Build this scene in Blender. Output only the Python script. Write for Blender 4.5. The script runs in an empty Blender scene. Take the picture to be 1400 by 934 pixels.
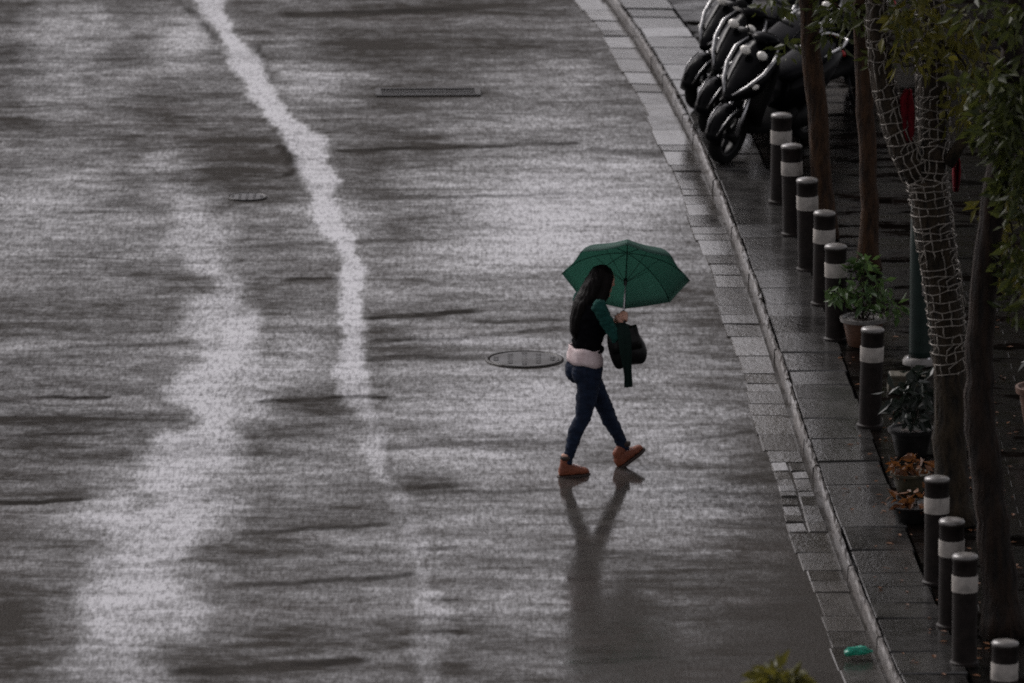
import bpy, bmesh, math, random
import numpy as np
from mathutils import Vector, Matrix, noise as mnoise

random.seed(7); rng = np.random.default_rng(7)
S = bpy.context.scene
COL = S.collection
R = math.radians
V = Vector

# ------------------------------------------------------------------ camera
CAMZ, PITCH, FPX = 15.0, R(12.0), 12750.0
cam_d = bpy.data.cameras.new('camera'); cam = bpy.data.objects.new('camera', cam_d); COL.objects.link(cam)
cam.location = (0, 0, CAMZ); cam.rotation_euler = (R(90) - PITCH, 0, 0)
cam_d.sensor_width = 36; cam_d.lens = FPX / 1400 * 36; cam_d.clip_end = 6000; cam_d.clip_start = 1
cam_d.dof.use_dof = True; cam_d.dof.focus_distance = 69.0; cam_d.dof.aperture_fstop = 3.4
S.camera = cam
cP, sP = math.cos(PITCH), math.sin(PITCH)

def ray(px, py):
    a = (px - 700) / FPX; b = (467 - py) / FPX
    return V((a, cP + b * sP, -sP + b * cP))
def g(px, py, h=0.0):                      # photo point -> point on a level plane of the place
    d = ray(px, py); t = (h - CAMZ) / d.z
    return V((0, 0, CAMZ)) + d * t
def w(px, py, Y):                          # photo point -> point at depth Y
    d = ray(px, py); t = Y / d.y
    return V((0, 0, CAMZ)) + d * t

# ------------------------------------------------------------------ materials
def new_mat(name):
    m = bpy.data.materials.new(name); m.use_nodes = True
    nt = m.node_tree; nt.nodes.clear()
    out = nt.nodes.new('ShaderNodeOutputMaterial'); b = nt.nodes.new('ShaderNodeBsdfPrincipled')
    nt.links.new(b.outputs[0], out.inputs[0])
    return m, nt, b
class G:                                    # small node helper
    def __init__(s, nt): s.nt = nt
    def n(s, t, ins=None, **kw):
        x = s.nt.nodes.new(t)
        for k, v in kw.items(): setattr(x, k, v)
        for k, v in (ins or {}).items():
            if hasattr(v, 'is_linked') or isinstance(v, bpy.types.NodeSocket): s.nt.links.new(v, x.inputs[k])
            else: x.inputs[k].default_value = v
        return x
    def link(s, a, b): s.nt.links.new(a, b)
    def coord(s, scale=(1, 1, 1), kind='Object'):
        c = s.n('ShaderNodeTexCoord')
        return s.n('ShaderNodeMapping', {'Vector': c.outputs[kind], 'Scale': scale}).outputs[0]
    def noise(s, vec, scale, detail=4, rough=.55, dist=0):
        return s.n('ShaderNodeTexNoise', {'Vector': vec, 'Scale': scale, 'Detail': detail, 'Roughness': rough, 'Distortion': dist}).outputs[0]
    def math(s, op, a, b=0.0, c=0.0, clamp=False):
        return s.n('ShaderNodeMath', {0: a, 1: b, 2: c}, operation=op, use_clamp=clamp).outputs[0]
    def mr(s, v, a, b, c=0.0, d=1.0, kind='LINEAR'):
        return s.n('ShaderNodeMapRange', {0: v, 1: a, 2: b, 3: c, 4: d}, interpolation_type=kind).outputs[0]
    def mix(s, f, a, b):
        x = s.n('ShaderNodeMix', data_type='RGBA')
        for i, v in ((0, f), (6, a), (7, b)):
            if isinstance(v, bpy.types.NodeSocket): s.nt.links.new(v, x.inputs[i])
            else: x.inputs[i].default_value = (*v, 1) if isinstance(v, tuple) and len(v) == 3 else v
        return x.outputs[2]
    def bump(s, h, strength, dist):
        return s.n('ShaderNodeBump', {'Height': h, 'Strength': strength, 'Distance': dist}).outputs[0]

def simple(name, c1, c2=None, rough=.5, rough2=None, scale=20, bump=.3, dist=.003, metal=0, spec=None, coat=0, stretch=(1, 1, 1), island=False, detail=4, trans=0):
    m, nt, b = new_mat(name); q = G(nt)
    c2 = c2 or tuple(min(1, x * 1.6) for x in c1)
    v = q.coord(stretch); f = q.noise(v, scale, detail)
    f2 = q.mr(f, .3, .7)
    if island:
        isl = q.n('ShaderNodeNewGeometry').outputs['Random Per Island']
        f2 = q.math('ADD', q.math('MULTIPLY', f2, .35), q.math('MULTIPLY', isl, .65))
    q.link(q.mix(f2, c1, c2), b.inputs['Base Color'])
    if rough2 is None: rough2 = min(1, rough + .12)
    q.link(q.mr(f2, 0, 1, rough, rough2), b.inputs['Roughness'])
    if spec is None: spec = .18 if 'leaves' in name else .4
    b.inputs['Metallic'].default_value = metal; b.inputs['Specular IOR Level'].default_value = spec
    b.inputs['Coat Weight'].default_value = coat; b.inputs['Coat Roughness'].default_value = .08
    if bump: q.link(q.bump(f, bump, dist), b.inputs['Normal'])
    if trans:
        out = [n for n in nt.nodes if n.type == 'OUTPUT_MATERIAL'][0]
        t = q.n('ShaderNodeBsdfTranslucent', {'Color': (*[min(1, x * 1.5) for x in c2], 1)})
        ms = q.n('ShaderNodeMixShader', {0: trans, 1: b.outputs[0], 2: t.outputs[0]})
        q.link(ms.outputs[0], out.inputs[0])
    return m

M = {}
M['skin'] = simple('skin', (.38, .2, .14), (.48, .27, .2), .45, scale=60, bump=.05)
M['hair'] = simple('hair', (.0018, .0013, .0012), (.005, .0034, .003), .5, scale=90, bump=.6, dist=.004, stretch=(1, 1, .06), spec=.08)
M['vest'] = simple('black_cloth', (.0018, .0018, .0026), (.004, .004, .005), .9, scale=30, bump=.4, dist=.004, spec=.03)
M['sweater'] = simple('green_knit', (.004, .032, .027), (.008, .055, .046), .85, scale=60, bump=.5, dist=.003, spec=.2)
M['shirt'] = simple('pale_shirt', (.42, .33, .33), (.58, .49, .49), .8, scale=14, bump=.6, dist=.01, spec=.2)
M['jeans'] = simple('jeans_denim', (.003, .006, .016), (.008, .016, .036), .9, scale=22, bump=.6, dist=.006, spec=.25)
M['boot'] = simple('tan_leather', (.11, .028, .012), (.19, .054, .024), .65, scale=18, bump=.4)
M['sole'] = simple('dark_rubber_sole', (.02, .012, .009), None, .7)
M['canopy'] = simple('umbrella_cloth', (.074, .155, .128), (.088, .178, .148), .6, scale=6, bump=.25, dist=.012, spec=.2, trans=.6)
M['steel'] = simple('steel', (.35, .35, .36), (.5, .5, .5), .3, metal=1, bump=0)
M['darksteel'] = simple('dark_steel', (.006, .006, .006), (.011, .011, .011), .4, metal=.2, bump=0, spec=.08)
M['blackgrip'] = simple('black_grip', (.012, .012, .012), None, .5, bump=.1)
M['bag'] = simple('bag_leather', (.002, .002, .002), (.005, .005, .005), .32, scale=12, bump=.6, dist=.014, spec=.16)
M['scarf'] = simple('dark_green_scarf', (.002, .008, .0065), (.004, .014, .011), .9, scale=40, bump=.4, spec=.2)
M['paint_black'] = simple('black_paint', (.0015, .0015, .002), (.002, .002, .0025), .10, scale=7, bump=.3, dist=.012, spec=.05)
M['plastic_black'] = simple('black_plastic', (.005, .005, .005), None, .5, scale=80, bump=.2, spec=.02)
M['tyre'] = simple('tyre_rubber', (.006, .006, .006), None, .8, scale=60, spec=.03)
M['chrome'] = simple('chrome', (.2, .2, .2), (.34, .34, .34), .22, metal=1, bump=0)
M['lens'] = simple('lamp_lens', (.62, .6, .55), (.8, .78, .72), .08, scale=30, bump=.3, spec=.8)
M['tail'] = simple('tail_lamp', (.25, .01, .01), None, .2, bump=0)
M['seat'] = simple('vinyl_seat', (.005, .005, .006), None, .4, scale=40, spec=.06)
M['post'] = simple('bollard_paint', (.005, .0036, .003), (.014, .0104, .009), .55, scale=14, bump=.3, spec=.14)  # darker than real bollard paint; part of the canopy shade is in this colour
M['band'] = simple('reflective_band', (.18, .168, .152), (.36, .332, .30), .55, scale=12, bump=.2, dist=.002)
M['cap'] = simple('bollard_cap', (.08, .075, .07), (.16, .15, .14), .22, scale=9, bump=.3)
M['barkA'] = simple('brown_bark', (.006, .003, .0015), (.055, .027, .012), .7, spec=.2, scale=16, bump=1, detail=8, dist=.06, stretch=(1.6, 1.6, .35))
M['barkB'] = simple('grey_bark', (.003, .0022, .0012), (.036, .025, .014), .7, spec=.2, scale=14, bump=1, detail=8, dist=.06, stretch=(1.6, 1.6, .4))
M['barkD'] = simple('dark_bark', (.002, .0013, .0009), (.022, .0125, .0075), .7, spec=.2, scale=14, bump=1, detail=8, dist=.065, stretch=(1.6, 1.6, .3))
M['leaf'] = simple('dark_leaves', (.012, .02, .005), (.048, .056, .013), .4, scale=3, bump=0, island=True, trans=.25)
M['leafy'] = simple('yellowish_leaves', (.026, .032, .006), (.11, .098, .016), .45, scale=3, bump=0, island=True, trans=.25)
M['leafg'] = simple('fresh_leaves', (.012, .034, .009), (.06, .10, .03), .35, scale=3, bump=0, island=True, trans=.25)
M['leafo'] = simple('orange_leaves', (.04, .014, .006), (.13, .05, .014), .5, scale=3, bump=0, island=True, trans=.2)
M['leafd'] = simple('blackish_leaves', (.004, .007, .005), (.015, .02, .015), .3, scale=3, bump=0, island=True, trans=.15)
M['wire'] = simple('pale_wire', (.09, .08, .068), (.22, .195, .165), .5, scale=30, bump=0)
M['red'] = simple('red_cloth', (.05, .0025, .005), (.11, .005, .010), .8, scale=12, bump=.5, dist=.02, spec=.1)
M['terracotta'] = simple('terracotta', (.045, .02, .010), (.09, .042, .024), .5, scale=10, bump=.3)
M['potdark'] = simple('dark_pot', (.004, .004, .004), (.010, .0095, .009), .4, scale=10, bump=.2, spec=.2)
M['soil'] = simple('wet_soil', (.02, .012, .008), None, .7, scale=60, bump=1, dist=.02)
M['stonepot'] = simple('mossy_stone', (.018, .016, .008), (.045, .036, .018), .55, scale=12, bump=.7, dist=.02)
M['greenpaint'] = simple('dark_green_paint', (.004, .010, .008), (.007, .017, .0135), .35, scale=8, bump=.2, spec=.25)
M['whitepaint'] = simple('pale_paint', (.09, .085, .08), (.17, .16, .15), .3, scale=16, bump=.2)
M['iron'] = simple('cast_iron', (.010, .009, .0078), (.028, .025, .023), .3, scale=7, bump=.9, dist=.02, spec=.12)
M['lid'] = simple('worn_iron_lid', (.010, .009, .0085), (.035, .032, .03), .25, rough2=.42, scale=4, bump=.8, dist=.012, spec=.16)
M['plasticgreen'] = simple('green_plastic', (.01, .16, .11), (.04, .34, .24), .12, scale=14, bump=.8, dist=.02, trans=.25)
M['facade'] = simple('facade_render', (.10, .085, .075), (.16, .14, .12), .7, scale=3, bump=.2)
M['glass'] = simple('window_glass', (.01, .012, .014), None, .06, bump=0, spec=.7)
M['frame'] = simple('window_frame', (.05, .045, .04), None, .5, bump=0)

# ------------------------------------------------------------------ mesh helpers
class MB:
    def __init__(s): s.v = []; s.f = []
    def add(s, vs, fs, xf=None):
        o = len(s.v)
        s.v += [tuple(xf @ V(p)) if xf else tuple(p) for p in vs]
        s.f += [tuple(i + o for i in f) for f in fs]; return s
    def box(s, c, d, xf=None, rot=0, taper=1.0):
        x, y, z = d[0] / 2, d[1] / 2, d[2] / 2; c = V(c)
        m = Matrix.Rotation(rot, 4, 'Z')
        vs = [c + m @ V((sx * x * (taper if sz > 0 else 1), sy * y * (taper if sz > 0 else 1), sz * z)) for sz in (-1, 1) for sx, sy in ((-1, -1), (1, -1), (1, 1), (-1, 1))]
        return s.add(vs, [(3, 2, 1, 0), (4, 5, 6, 7), (0, 1, 5, 4), (1, 2, 6, 5), (2, 3, 7, 6), (3, 0, 4, 7)], xf)
    def rings(s, rs, cap=True, closed=True, xf=None):
        n = len(rs[0]); vs = [p for r in rs for p in r]; fs = []
        for i in range(len(rs) - 1):
            for j in range(n if closed else n - 1):
                k = (j + 1) % n
                fs.append((i * n + j, i * n + k, (i + 1) * n + k, (i + 1) * n + j))
        if cap and closed:
            fs.append(tuple(reversed(range(n)))); fs.append(tuple((len(rs) - 1) * n + j for j in range(n)))
        return s.add(vs, fs, xf)
    def tube(s, pts, rad, n=10, cap=True, xf=None, squash=1.0, up=None):
        pts = [V(p) for p in pts]; rad = rad if hasattr(rad, '__len__') else [rad] * len(pts)
        t0 = (pts[1] - pts[0]).normalized()
        a = V(up) if up else (V((0, 0, 1)) if abs(t0.z) < .9 else V((1, 0, 0)))
        u = (a - t0 * a.dot(t0)).normalized(); rs = []
        for i, p in enumerate(pts):
            t = (pts[min(i + 1, len(pts) - 1)] - pts[max(i - 1, 0)]).normalized()
            u = (u - t * u.dot(t)).normalized(); b = t.cross(u)
            r = rad[i]
            rs.append([p + u * (r * math.cos(k / n * math.tau)) + b * (r * squash * math.sin(k / n * math.tau)) for k in range(n)])
        return s.rings(rs, cap, True, xf)
    def lathe(s, prof, c=(0, 0, 0), n=20, xf=None):
        c = V(c)
        rs = [[c + V((r * math.cos(k / n * math.tau), r * math.sin(k / n * math.tau), z)) for k in range(n)] for r, z in prof]
        return s.rings(rs, True, True, xf)
    def ell(s, c, r, n=14, m=9, xf=None, rotm=None):
        c = V(c); rs = []
        for i in range(m):
            th = -math.pi / 2 + math.pi * (i + .02) / (m - 1 + .04)
            ring = []
            for k in range(n):
                p = V((r[0] * math.cos(th) * math.cos(k / n * math.tau), r[1] * math.cos(th) * math.sin(k / n * math.tau), r[2] * math.sin(th)))
                if rotm: p = rotm @ p
                ring.append(c + p)
            rs.append(ring)
        return s.rings(rs, True, True, xf)
    def mesh(s, name, mat, smooth=True):
        me = bpy.data.meshes.new(name); me.from_pydata(s.v, [], s.f); me.materials.append(mat)
        if smooth: me.polygons.foreach_set('use_smooth', [True] * len(me.polygons))
        me.update(); return me
    def build(s, name, mat, parent=None, smooth=True, off=None, bevel=0, angle=None):
        if off is not None: s.v = [tuple(V(p) - V(off)) for p in s.v]
        me = s.mesh(name, mat, smooth); o = bpy.data.objects.new(name, me); COL.objects.link(o)
        if parent: o.parent = parent
        if smooth and angle: me.set_sharp_from_angle(angle=R(angle))
        if bevel:
            md = o.modifiers.new('bevel', 'BEVEL'); md.width = bevel; md.segments = 2; md.limit_method = 'ANGLE'
        return o

def tag(o, label=None, cat=None, group=None, kind=None):
    if label: o['label'] = label
    if cat: o['category'] = cat
    if group: o['group'] = group
    if kind: o['kind'] = kind
    return o
def empty(name, loc, rz=0.0, label=None, cat=None, group=None):
    o = bpy.data.objects.new(name, None); COL.objects.link(o); o.empty_display_size = .2
    o.location = loc; o.rotation_euler = (0, 0, rz)
    return tag(o, label, cat, group)
KIDS = {}
def kids(o): return [c for c in COL.objects if c.parent == o]
def copy_tree(o, parent=None):
    c = o.copy(); COL.objects.link(c); c.parent = parent
    for ch in kids(o): copy_tree(ch, c)
    return c
def fuse(mb, name, mat, parent, voxel=.008, smooth=6, bulge=None):
    """one continuous skin over overlapping limbs"""
    me = mb.mesh(name + '_raw', mat); o = bpy.data.objects.new(name, me); COL.objects.link(o)
    r = o.modifiers.new('r', 'REMESH'); r.mode = 'VOXEL'; r.voxel_size = voxel; r.use_smooth_shade = True
    sm = o.modifiers.new('s', 'SMOOTH'); sm.iterations = smooth; sm.factor = .5
    bpy.context.view_layer.update()
    me2 = bpy.data.meshes.new_from_object(o.evaluated_get(bpy.context.evaluated_depsgraph_get()))
    me2.name = name; o.modifiers.clear(); o.data = me2; bpy.data.meshes.remove(me)
    if bulge:                                              # cloth folds
        amp, sc, st = bulge
        n = len(me2.vertices); co = np.empty(n * 3); me2.vertices.foreach_get('co', co); co = co.reshape(-1, 3)
        no = np.empty(n * 3); me2.vertices.foreach_get('normal', no); no = no.reshape(-1, 3)
        d = np.array([mnoise.noise(V((p[0] * sc * st[0], p[1] * sc * st[1], p[2] * sc * st[2]))) for p in co])
        co += no * (d * amp)[:, None]; me2.vertices.foreach_set('co', co.ravel()); me2.update()
    if not me2.materials: me2.materials.append(mat)
    me2.polygons.foreach_set('use_smooth', [True] * len(me2.polygons))
    if parent: o.parent = parent
    return o

# ------------------------------------------------------------------ world, sun
SUN_EL, SUN_AZ = R(40), R(-42)
wd = bpy.data.worlds.new('World'); S.world = wd; wd.use_nodes = True
nt = wd.node_tree; nt.nodes.clear(); q = G(nt)
sky = nt.nodes.new('ShaderNodeTexSky'); sky.sky_type = 'NISHITA'; sky.sun_disc = False
sky.sun_elevation = SUN_EL; sky.sun_rotation = SUN_AZ; sky.air_density = 1.0; sky.dust_density = 3.0; sky.ozone_density = 1.0
hs = q.n('ShaderNodeHueSaturation', {'Saturation': .12, 'Color': sky.outputs[0]})
tn = q.n('ShaderNodeMix', data_type='RGBA', blend_type='MULTIPLY'); tn.inputs[0].default_value = 1; q.link(hs.outputs[0], tn.inputs[6]); tn.inputs[7].default_value = (1.0, .955, .985, 1)
bg = q.n('ShaderNodeBackground', {'Color': tn.outputs[2], 'Strength': .1})
wo = q.n('ShaderNodeOutputWorld', {'Surface': bg.outputs[0]})
sd = bpy.data.lights.new('overcast_sun', 'SUN'); sd.energy = 1.0; sd.angle = R(25); sd.color = (1, .96, .92)
so = bpy.data.objects.new('overcast_sun', sd); COL.objects.link(so); so.rotation_euler = V((math.sin(SUN_AZ) * math.cos(SUN_EL), math.cos(SUN_AZ) * math.cos(SUN_EL), math.sin(SUN_EL))).to_track_quat('Z', 'Y').to_euler(); so.location = (0, 40, 40)
S.view_settings.view_transform = 'Standard'; S.view_settings.look = 'None'; S.view_settings.gamma = 1
S.view_settings.exposure = 0.68
S.cycles.use_denoising = False
S.cycles.filter_width = 1.9
S.cycles.max_bounces = 6

# ------------------------------------------------------------------ street layout: kerb line
PAV = .10
KPX = [(828, 0), (868, 45), (905, 98), (935, 150), (962, 225), (985, 290), (1012, 370), (1037, 435), (1060, 500), (1087, 570), (1113, 640), (1140, 715), (1167, 790), (1190, 860), (1212, 934)]
kp = [g(x - 3, y, .06) for x, y in KPX]
KC = np.polyfit([p.y - 72 for p in kp], [p.x for p in kp], 3)
Y0, Y1 = 58.5, 88.0
def K(y):
    y = np.asarray(y, float); yc = np.clip(y, Y0, Y1) - 72
    d = np.polyder(KC)
    return np.polyval(KC, yc) + (y - 72 - yc) * np.polyval(d, yc) - np.where(y > Y1, .006 * (y - Y1) ** 1.6 if np.ndim(y) else .006 * max(0, y - Y1) ** 1.6, 0) if np.ndim(y) else float(np.polyval(KC, yc) + (y - 72 - yc) * np.polyval(d, yc) - (.004 * (y - Y1) ** 1.6 if y > Y1 else 0))
def Kf(y): return K(float(y))

# ------------------------------------------------------------------ road sheet with wet films
xs = np.concatenate([[-1500, -400, -100, -40, -20, -12, -8], np.arange(-6, 3.0, .05), [3.0, 5, 9, 20, 60, 200, 1500]])
ys = np.concatenate([[-300, -60, 0, 30, 45, 52], np.arange(57, 90, .045), [90, 95, 105, 130, 180, 300, 700, 3000]])
X, Y = np.meshgrid(xs, ys)
# photo coordinates of each ground point, used once to lay the water films where the street has them
def project(X, Y):
    dz = -CAMZ; fz = Y * cP - dz * sP; uz = Y * sP + dz * cP
    fz = np.where(fz < 1, 1, fz)
    return 700 + FPX * X / fz, 467 - FPX * uz / fz
def ss(a, b, x):
    t = np.clip((x - a) / (b - a), 0, 1); return t * t * (3 - 2 * t)
def gpt(px, py): p = g(px, py); return p.x, p.y
def fbm(sx, sy, seed, oct_=3):
    out = np.zeros_like(X); inner = (Y > 56) & (Y < 91) & (np.abs(X) < 8)
    out[inner] = [sum(mnoise.noise(V((x * sx * 2 ** k + seed, y_ * sy * 2 ** k, seed * 3.1 + k))) / 1.7 ** k for k in range(oct_)) for x, y_ in zip(X[inner], Y[inner])]
    return out
WX = .085 * fbm(2.2, .75, 3.3) + .03 * fbm(7, 3, 8.1, 2); WW = fbm(1.1, .55, 12.7)
film = np.zeros_like(X); crack = np.zeros_like(X); drain = np.zeros_like(X)
def stream(tbl, soft=.45, warp=1.0):
    global film
    yy, cx, hw, st = [], [], [], []
    for px, py, h, s_ in [(c, a, b, d) for a, c, b, d in tbl]:
        p = g(px, py); q_ = g(px + h, py); yy.append(p.y); cx.append(p.x); hw.append(q_.x - p.x); st.append(s_)
    o = np.argsort(yy); yy = np.array(yy)[o]; cx = np.array(cx)[o]; hw = np.array(hw)[o]; st = np.array(st)[o]
    C = np.interp(Y, yy, cx); H = np.interp(Y, yy, hw); T = np.interp(Y, yy, st, left=st[0], right=st[-1])
    d = np.abs(X + WX * warp - C) / (H * (.66 + .5 * WW))
    film = np.maximum(film, T * (1 - ss(1 - soft, 1 + soft, d)))
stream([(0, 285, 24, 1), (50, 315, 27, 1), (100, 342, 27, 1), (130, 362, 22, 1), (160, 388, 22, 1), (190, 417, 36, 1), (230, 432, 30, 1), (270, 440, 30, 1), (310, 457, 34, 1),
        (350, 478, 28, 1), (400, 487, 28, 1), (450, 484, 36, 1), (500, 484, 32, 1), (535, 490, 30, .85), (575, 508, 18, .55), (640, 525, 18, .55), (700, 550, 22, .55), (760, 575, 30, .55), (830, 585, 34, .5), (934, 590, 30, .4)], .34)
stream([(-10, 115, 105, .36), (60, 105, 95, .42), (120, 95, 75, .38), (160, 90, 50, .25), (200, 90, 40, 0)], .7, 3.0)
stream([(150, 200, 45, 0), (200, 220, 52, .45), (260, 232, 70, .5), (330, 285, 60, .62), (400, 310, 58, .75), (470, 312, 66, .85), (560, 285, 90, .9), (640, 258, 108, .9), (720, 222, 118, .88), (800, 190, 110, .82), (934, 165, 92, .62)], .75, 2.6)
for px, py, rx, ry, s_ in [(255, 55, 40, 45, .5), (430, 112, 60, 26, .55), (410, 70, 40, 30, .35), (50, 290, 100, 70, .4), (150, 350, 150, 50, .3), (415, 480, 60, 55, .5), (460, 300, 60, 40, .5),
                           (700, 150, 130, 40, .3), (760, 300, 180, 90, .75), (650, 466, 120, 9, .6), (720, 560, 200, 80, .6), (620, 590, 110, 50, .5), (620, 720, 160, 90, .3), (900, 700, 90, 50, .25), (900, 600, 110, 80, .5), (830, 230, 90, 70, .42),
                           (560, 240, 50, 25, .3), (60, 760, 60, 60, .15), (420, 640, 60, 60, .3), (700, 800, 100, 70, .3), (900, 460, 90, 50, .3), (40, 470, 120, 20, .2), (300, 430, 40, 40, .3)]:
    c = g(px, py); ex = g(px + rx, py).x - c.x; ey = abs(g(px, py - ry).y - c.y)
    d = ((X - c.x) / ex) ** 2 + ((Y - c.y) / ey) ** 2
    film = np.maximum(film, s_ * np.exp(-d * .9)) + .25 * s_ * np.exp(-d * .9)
for px, py, rx, ry, s_ in [(225, 175, 45, 45, .9), (330, 215, 80, 45, .9), (505, 60, 120, 40, .7), (560, 190, 60, 20, .5), (20, 575, 140, 9, .8), (30, 650, 100, 12, .6), (550, 20, 170, 14, .8), (30, 60, 30, 90, .3),
                           (510, 235, 40, 60, .6), (545, 315, 40, 30, .5), (30, 170, 60, 12, .7), (430, 385, 60, 40, .4), (440, 580, 50, 22, .5), (80, 800, 40, 60, .4), (400, 740, 60, 20, .4),
                           (10, 860, 70, 90, .7), (0, 720, 50, 60, .5), (380, 870, 60, 50, .4), (560, 120, 90, 50, .5), (640, 60, 90, 30, .4), (700, 20, 80, 30, .4), (1010, 810, 130, 80, .4), (620, 127, 60, 12, .8), (980, 430, 60, 40, .4), (1040, 620, 50, 40, .4), (540, 480, 90, 8, .7), (350, 900, 120, 12, .5), (600, 610, 80, 6, .5)]:  # left-edge patches paint corner falloff, the lower-right one a dark reflection, into drain
    c = g(px, py); ex = g(px + rx, py).x - c.x; ey = abs(g(px, py - ry).y - c.y)
    d = ((X - c.x) / ex) ** 2 + ((Y - c.y) / ey) ** 2
    drain = np.maximum(drain, s_ * np.exp(-d * .9))
def crackline(px, hw=.05, s_=1.0):
    global crack
    pts = [gpt(*p) for p in px]
    for (ax, ay), (bx, by) in zip(pts[:-1], pts[1:]):
        dx, dy = bx - ax, by - ay; L = dx * dx + dy * dy
        t = np.clip(((X - ax) * dx + (Y - ay) * dy) / L, 0, 1)
        wob = .018 * np.sin(X * 5.3 + ay * 3) + .022 * np.sin(X * 11.1 + ay) + .012 * np.sin(X * 27.0 + ay * 5)
        d = np.hypot(X - (ax + t * dx), (Y + wob) - (ay + t * dy))
        crack = np.maximum(crack, s_ * (1 - ss(hw * .4, hw * 1.8, d)))
for c, hw, s_ in [([(360, 549), (440, 545), (522, 543)], .06, 1), ([(0, 688), (105, 683)], .06, .9), ([(0, 546), (60, 545), (140, 543)], .06, .9), ([(0, 596), (140, 592)], .04, .5),
              ([(515, 434), (640, 427)], .08, .9), ([(520, 466), (640, 462), (762, 450)], .07, .9), ([(660, 441), (762, 437)], .06, .7), ([(505, 490), (660, 489)], .09, .7), ([(470, 206), (600, 202), (782, 196)], .07, .8),
              ([(560, 270), (770, 266)], .06, .7), ([(330, 800), (450, 795), (560, 786)], .07, .7), ([(530, 612), (650, 606), (790, 603)], .06, .6), ([(250, 920), (380, 912), (480, 905)], .1, .7), ([(400, 20), (560, 16), (640, 10)], .12, .8),
              ([(100, 474), (240, 470)], .06, .6), ([(400, 382), (460, 381)], .06, .6), ([(350, 727), (520, 718)], .06, .6), ([(545, 668), (610, 665)], .09, .7), ([(590, 820), (625, 819)], .05, .9), ([(590, 865), (628, 864)], .05, .9), ([(580, 845), (620, 846)], .05, .7),
              ([(560, 675), (760, 670)], .05, .5), ([(580, 752), (620, 748)], .05, .7), ([(660, 752), (790, 751), (900, 760)], .04, .3), ([(940, 600), (1040, 590)], .05, .5), ([(820, 205), (900, 212)], .12, .6),
              ([(660, 780), (662, 800), (664, 830)], .015, .5), ([(510, 540), (530, 620), (545, 690), (570, 740)], .03, .4), ([(840, 720), (1060, 715)], .04, .3)]:
    crackline(c, hw, s_)
crackline([(243, 0), (268, 22), (292, 48), (296, 60)], .04, .8); crackline([(385, 200), (398, 215), (404, 232), (392, 240)], .04, .8); crackline([(350, 60), (372, 110), (392, 135)], .03, .5)
me = bpy.data.meshes.new('road')
nx, ny = len(xs), len(ys)
Z = np.zeros_like(X)
vco = np.stack([X, Y, Z], -1).reshape(-1, 3)
idx = np.arange(nx * ny).reshape(ny, nx)
quads = np.stack([idx[:-1, :-1], idx[:-1, 1:], idx[1:, 1:], idx[1:, :-1]], -1).reshape(-1, 4)
me.vertices.add(len(vco)); me.vertices.foreach_set('co', vco.ravel())
me.loops.add(quads.size); me.loops.foreach_set('vertex_index', quads.ravel().astype(np.int32))
me.polygons.add(len(quads)); me.polygons.foreach_set('loop_start', np.arange(0, quads.size, 4, dtype=np.int32)); me.polygons.foreach_set('loop_total', np.full(len(quads), 4, dtype=np.int32))
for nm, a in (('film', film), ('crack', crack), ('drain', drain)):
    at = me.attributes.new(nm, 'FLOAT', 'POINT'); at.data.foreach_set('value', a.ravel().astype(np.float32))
me.update(calc_edges=True); me.validate()
road = bpy.data.objects.new('road', me); COL.objects.link(road); road['kind'] = 'structure'

m, nt, b = new_mat('wet_asphalt'); q = G(nt)
aF = q.n('ShaderNodeAttribute', attribute_name='film').outputs['Fac']; aC = q.n('ShaderNodeAttribute', attribute_name='crack').outputs['Fac']; aD = q.n('ShaderNodeAttribute', attribute_name='drain').outputs['Fac']
v1 = q.coord((.7, 1, 1)); v2 = q.coord((.34, 1, 1)); v3 = q.coord()
nb = q.noise(v1, .75, 7, .62, .8); ns = q.noise(v2, 3.4, 5, .6, .6); nm_ = q.noise(q.coord((.9, .7, 1)), 8, 5, .68); nf = q.noise(v3, 55, 3, .7); nk = q.noise(q.coord((1, .18, 1)), 36, 3, .65); nk2 = q.noise(q.coord((1, .26, 1)), 11, 4, .75); ng = q.noise(q.coord((.8, .35, 1)), 38, 2, .7)
def dev(n_, k): return q.math('MULTIPLY', q.math('SUBTRACT', n_, .5), k)
fl_ = q.math('ADD', aF, q.math('ADD', dev(nb, .9), dev(ns, .55)))
crk = q.math('MULTIPLY', aC, q.mr(q.math('ADD', ns, dev(nm_, .8)), .3, .6))
t = q.math('ADD', q.math('ADD', q.math('MULTIPLY', aF, .8), .0), dev(nb, 1.5))
t = q.math('ADD', t, dev(ns, 1.45)); t = q.math('ADD', t, dev(nm_, 1.0))
t = q.math('SUBTRACT', t, q.math('MULTIPLY', aD, .45)); t = q.math('SUBTRACT', t, q.math('MULTIPLY', crk, .8))
wet = q.mr(t, -.42, .95, 0, 1)
speck = q.mr(q.math('ADD', q.math('MULTIPLY', nk, .7), q.math('MULTIPLY', nk2, .3)), .34, .66, 0, 1)
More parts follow.
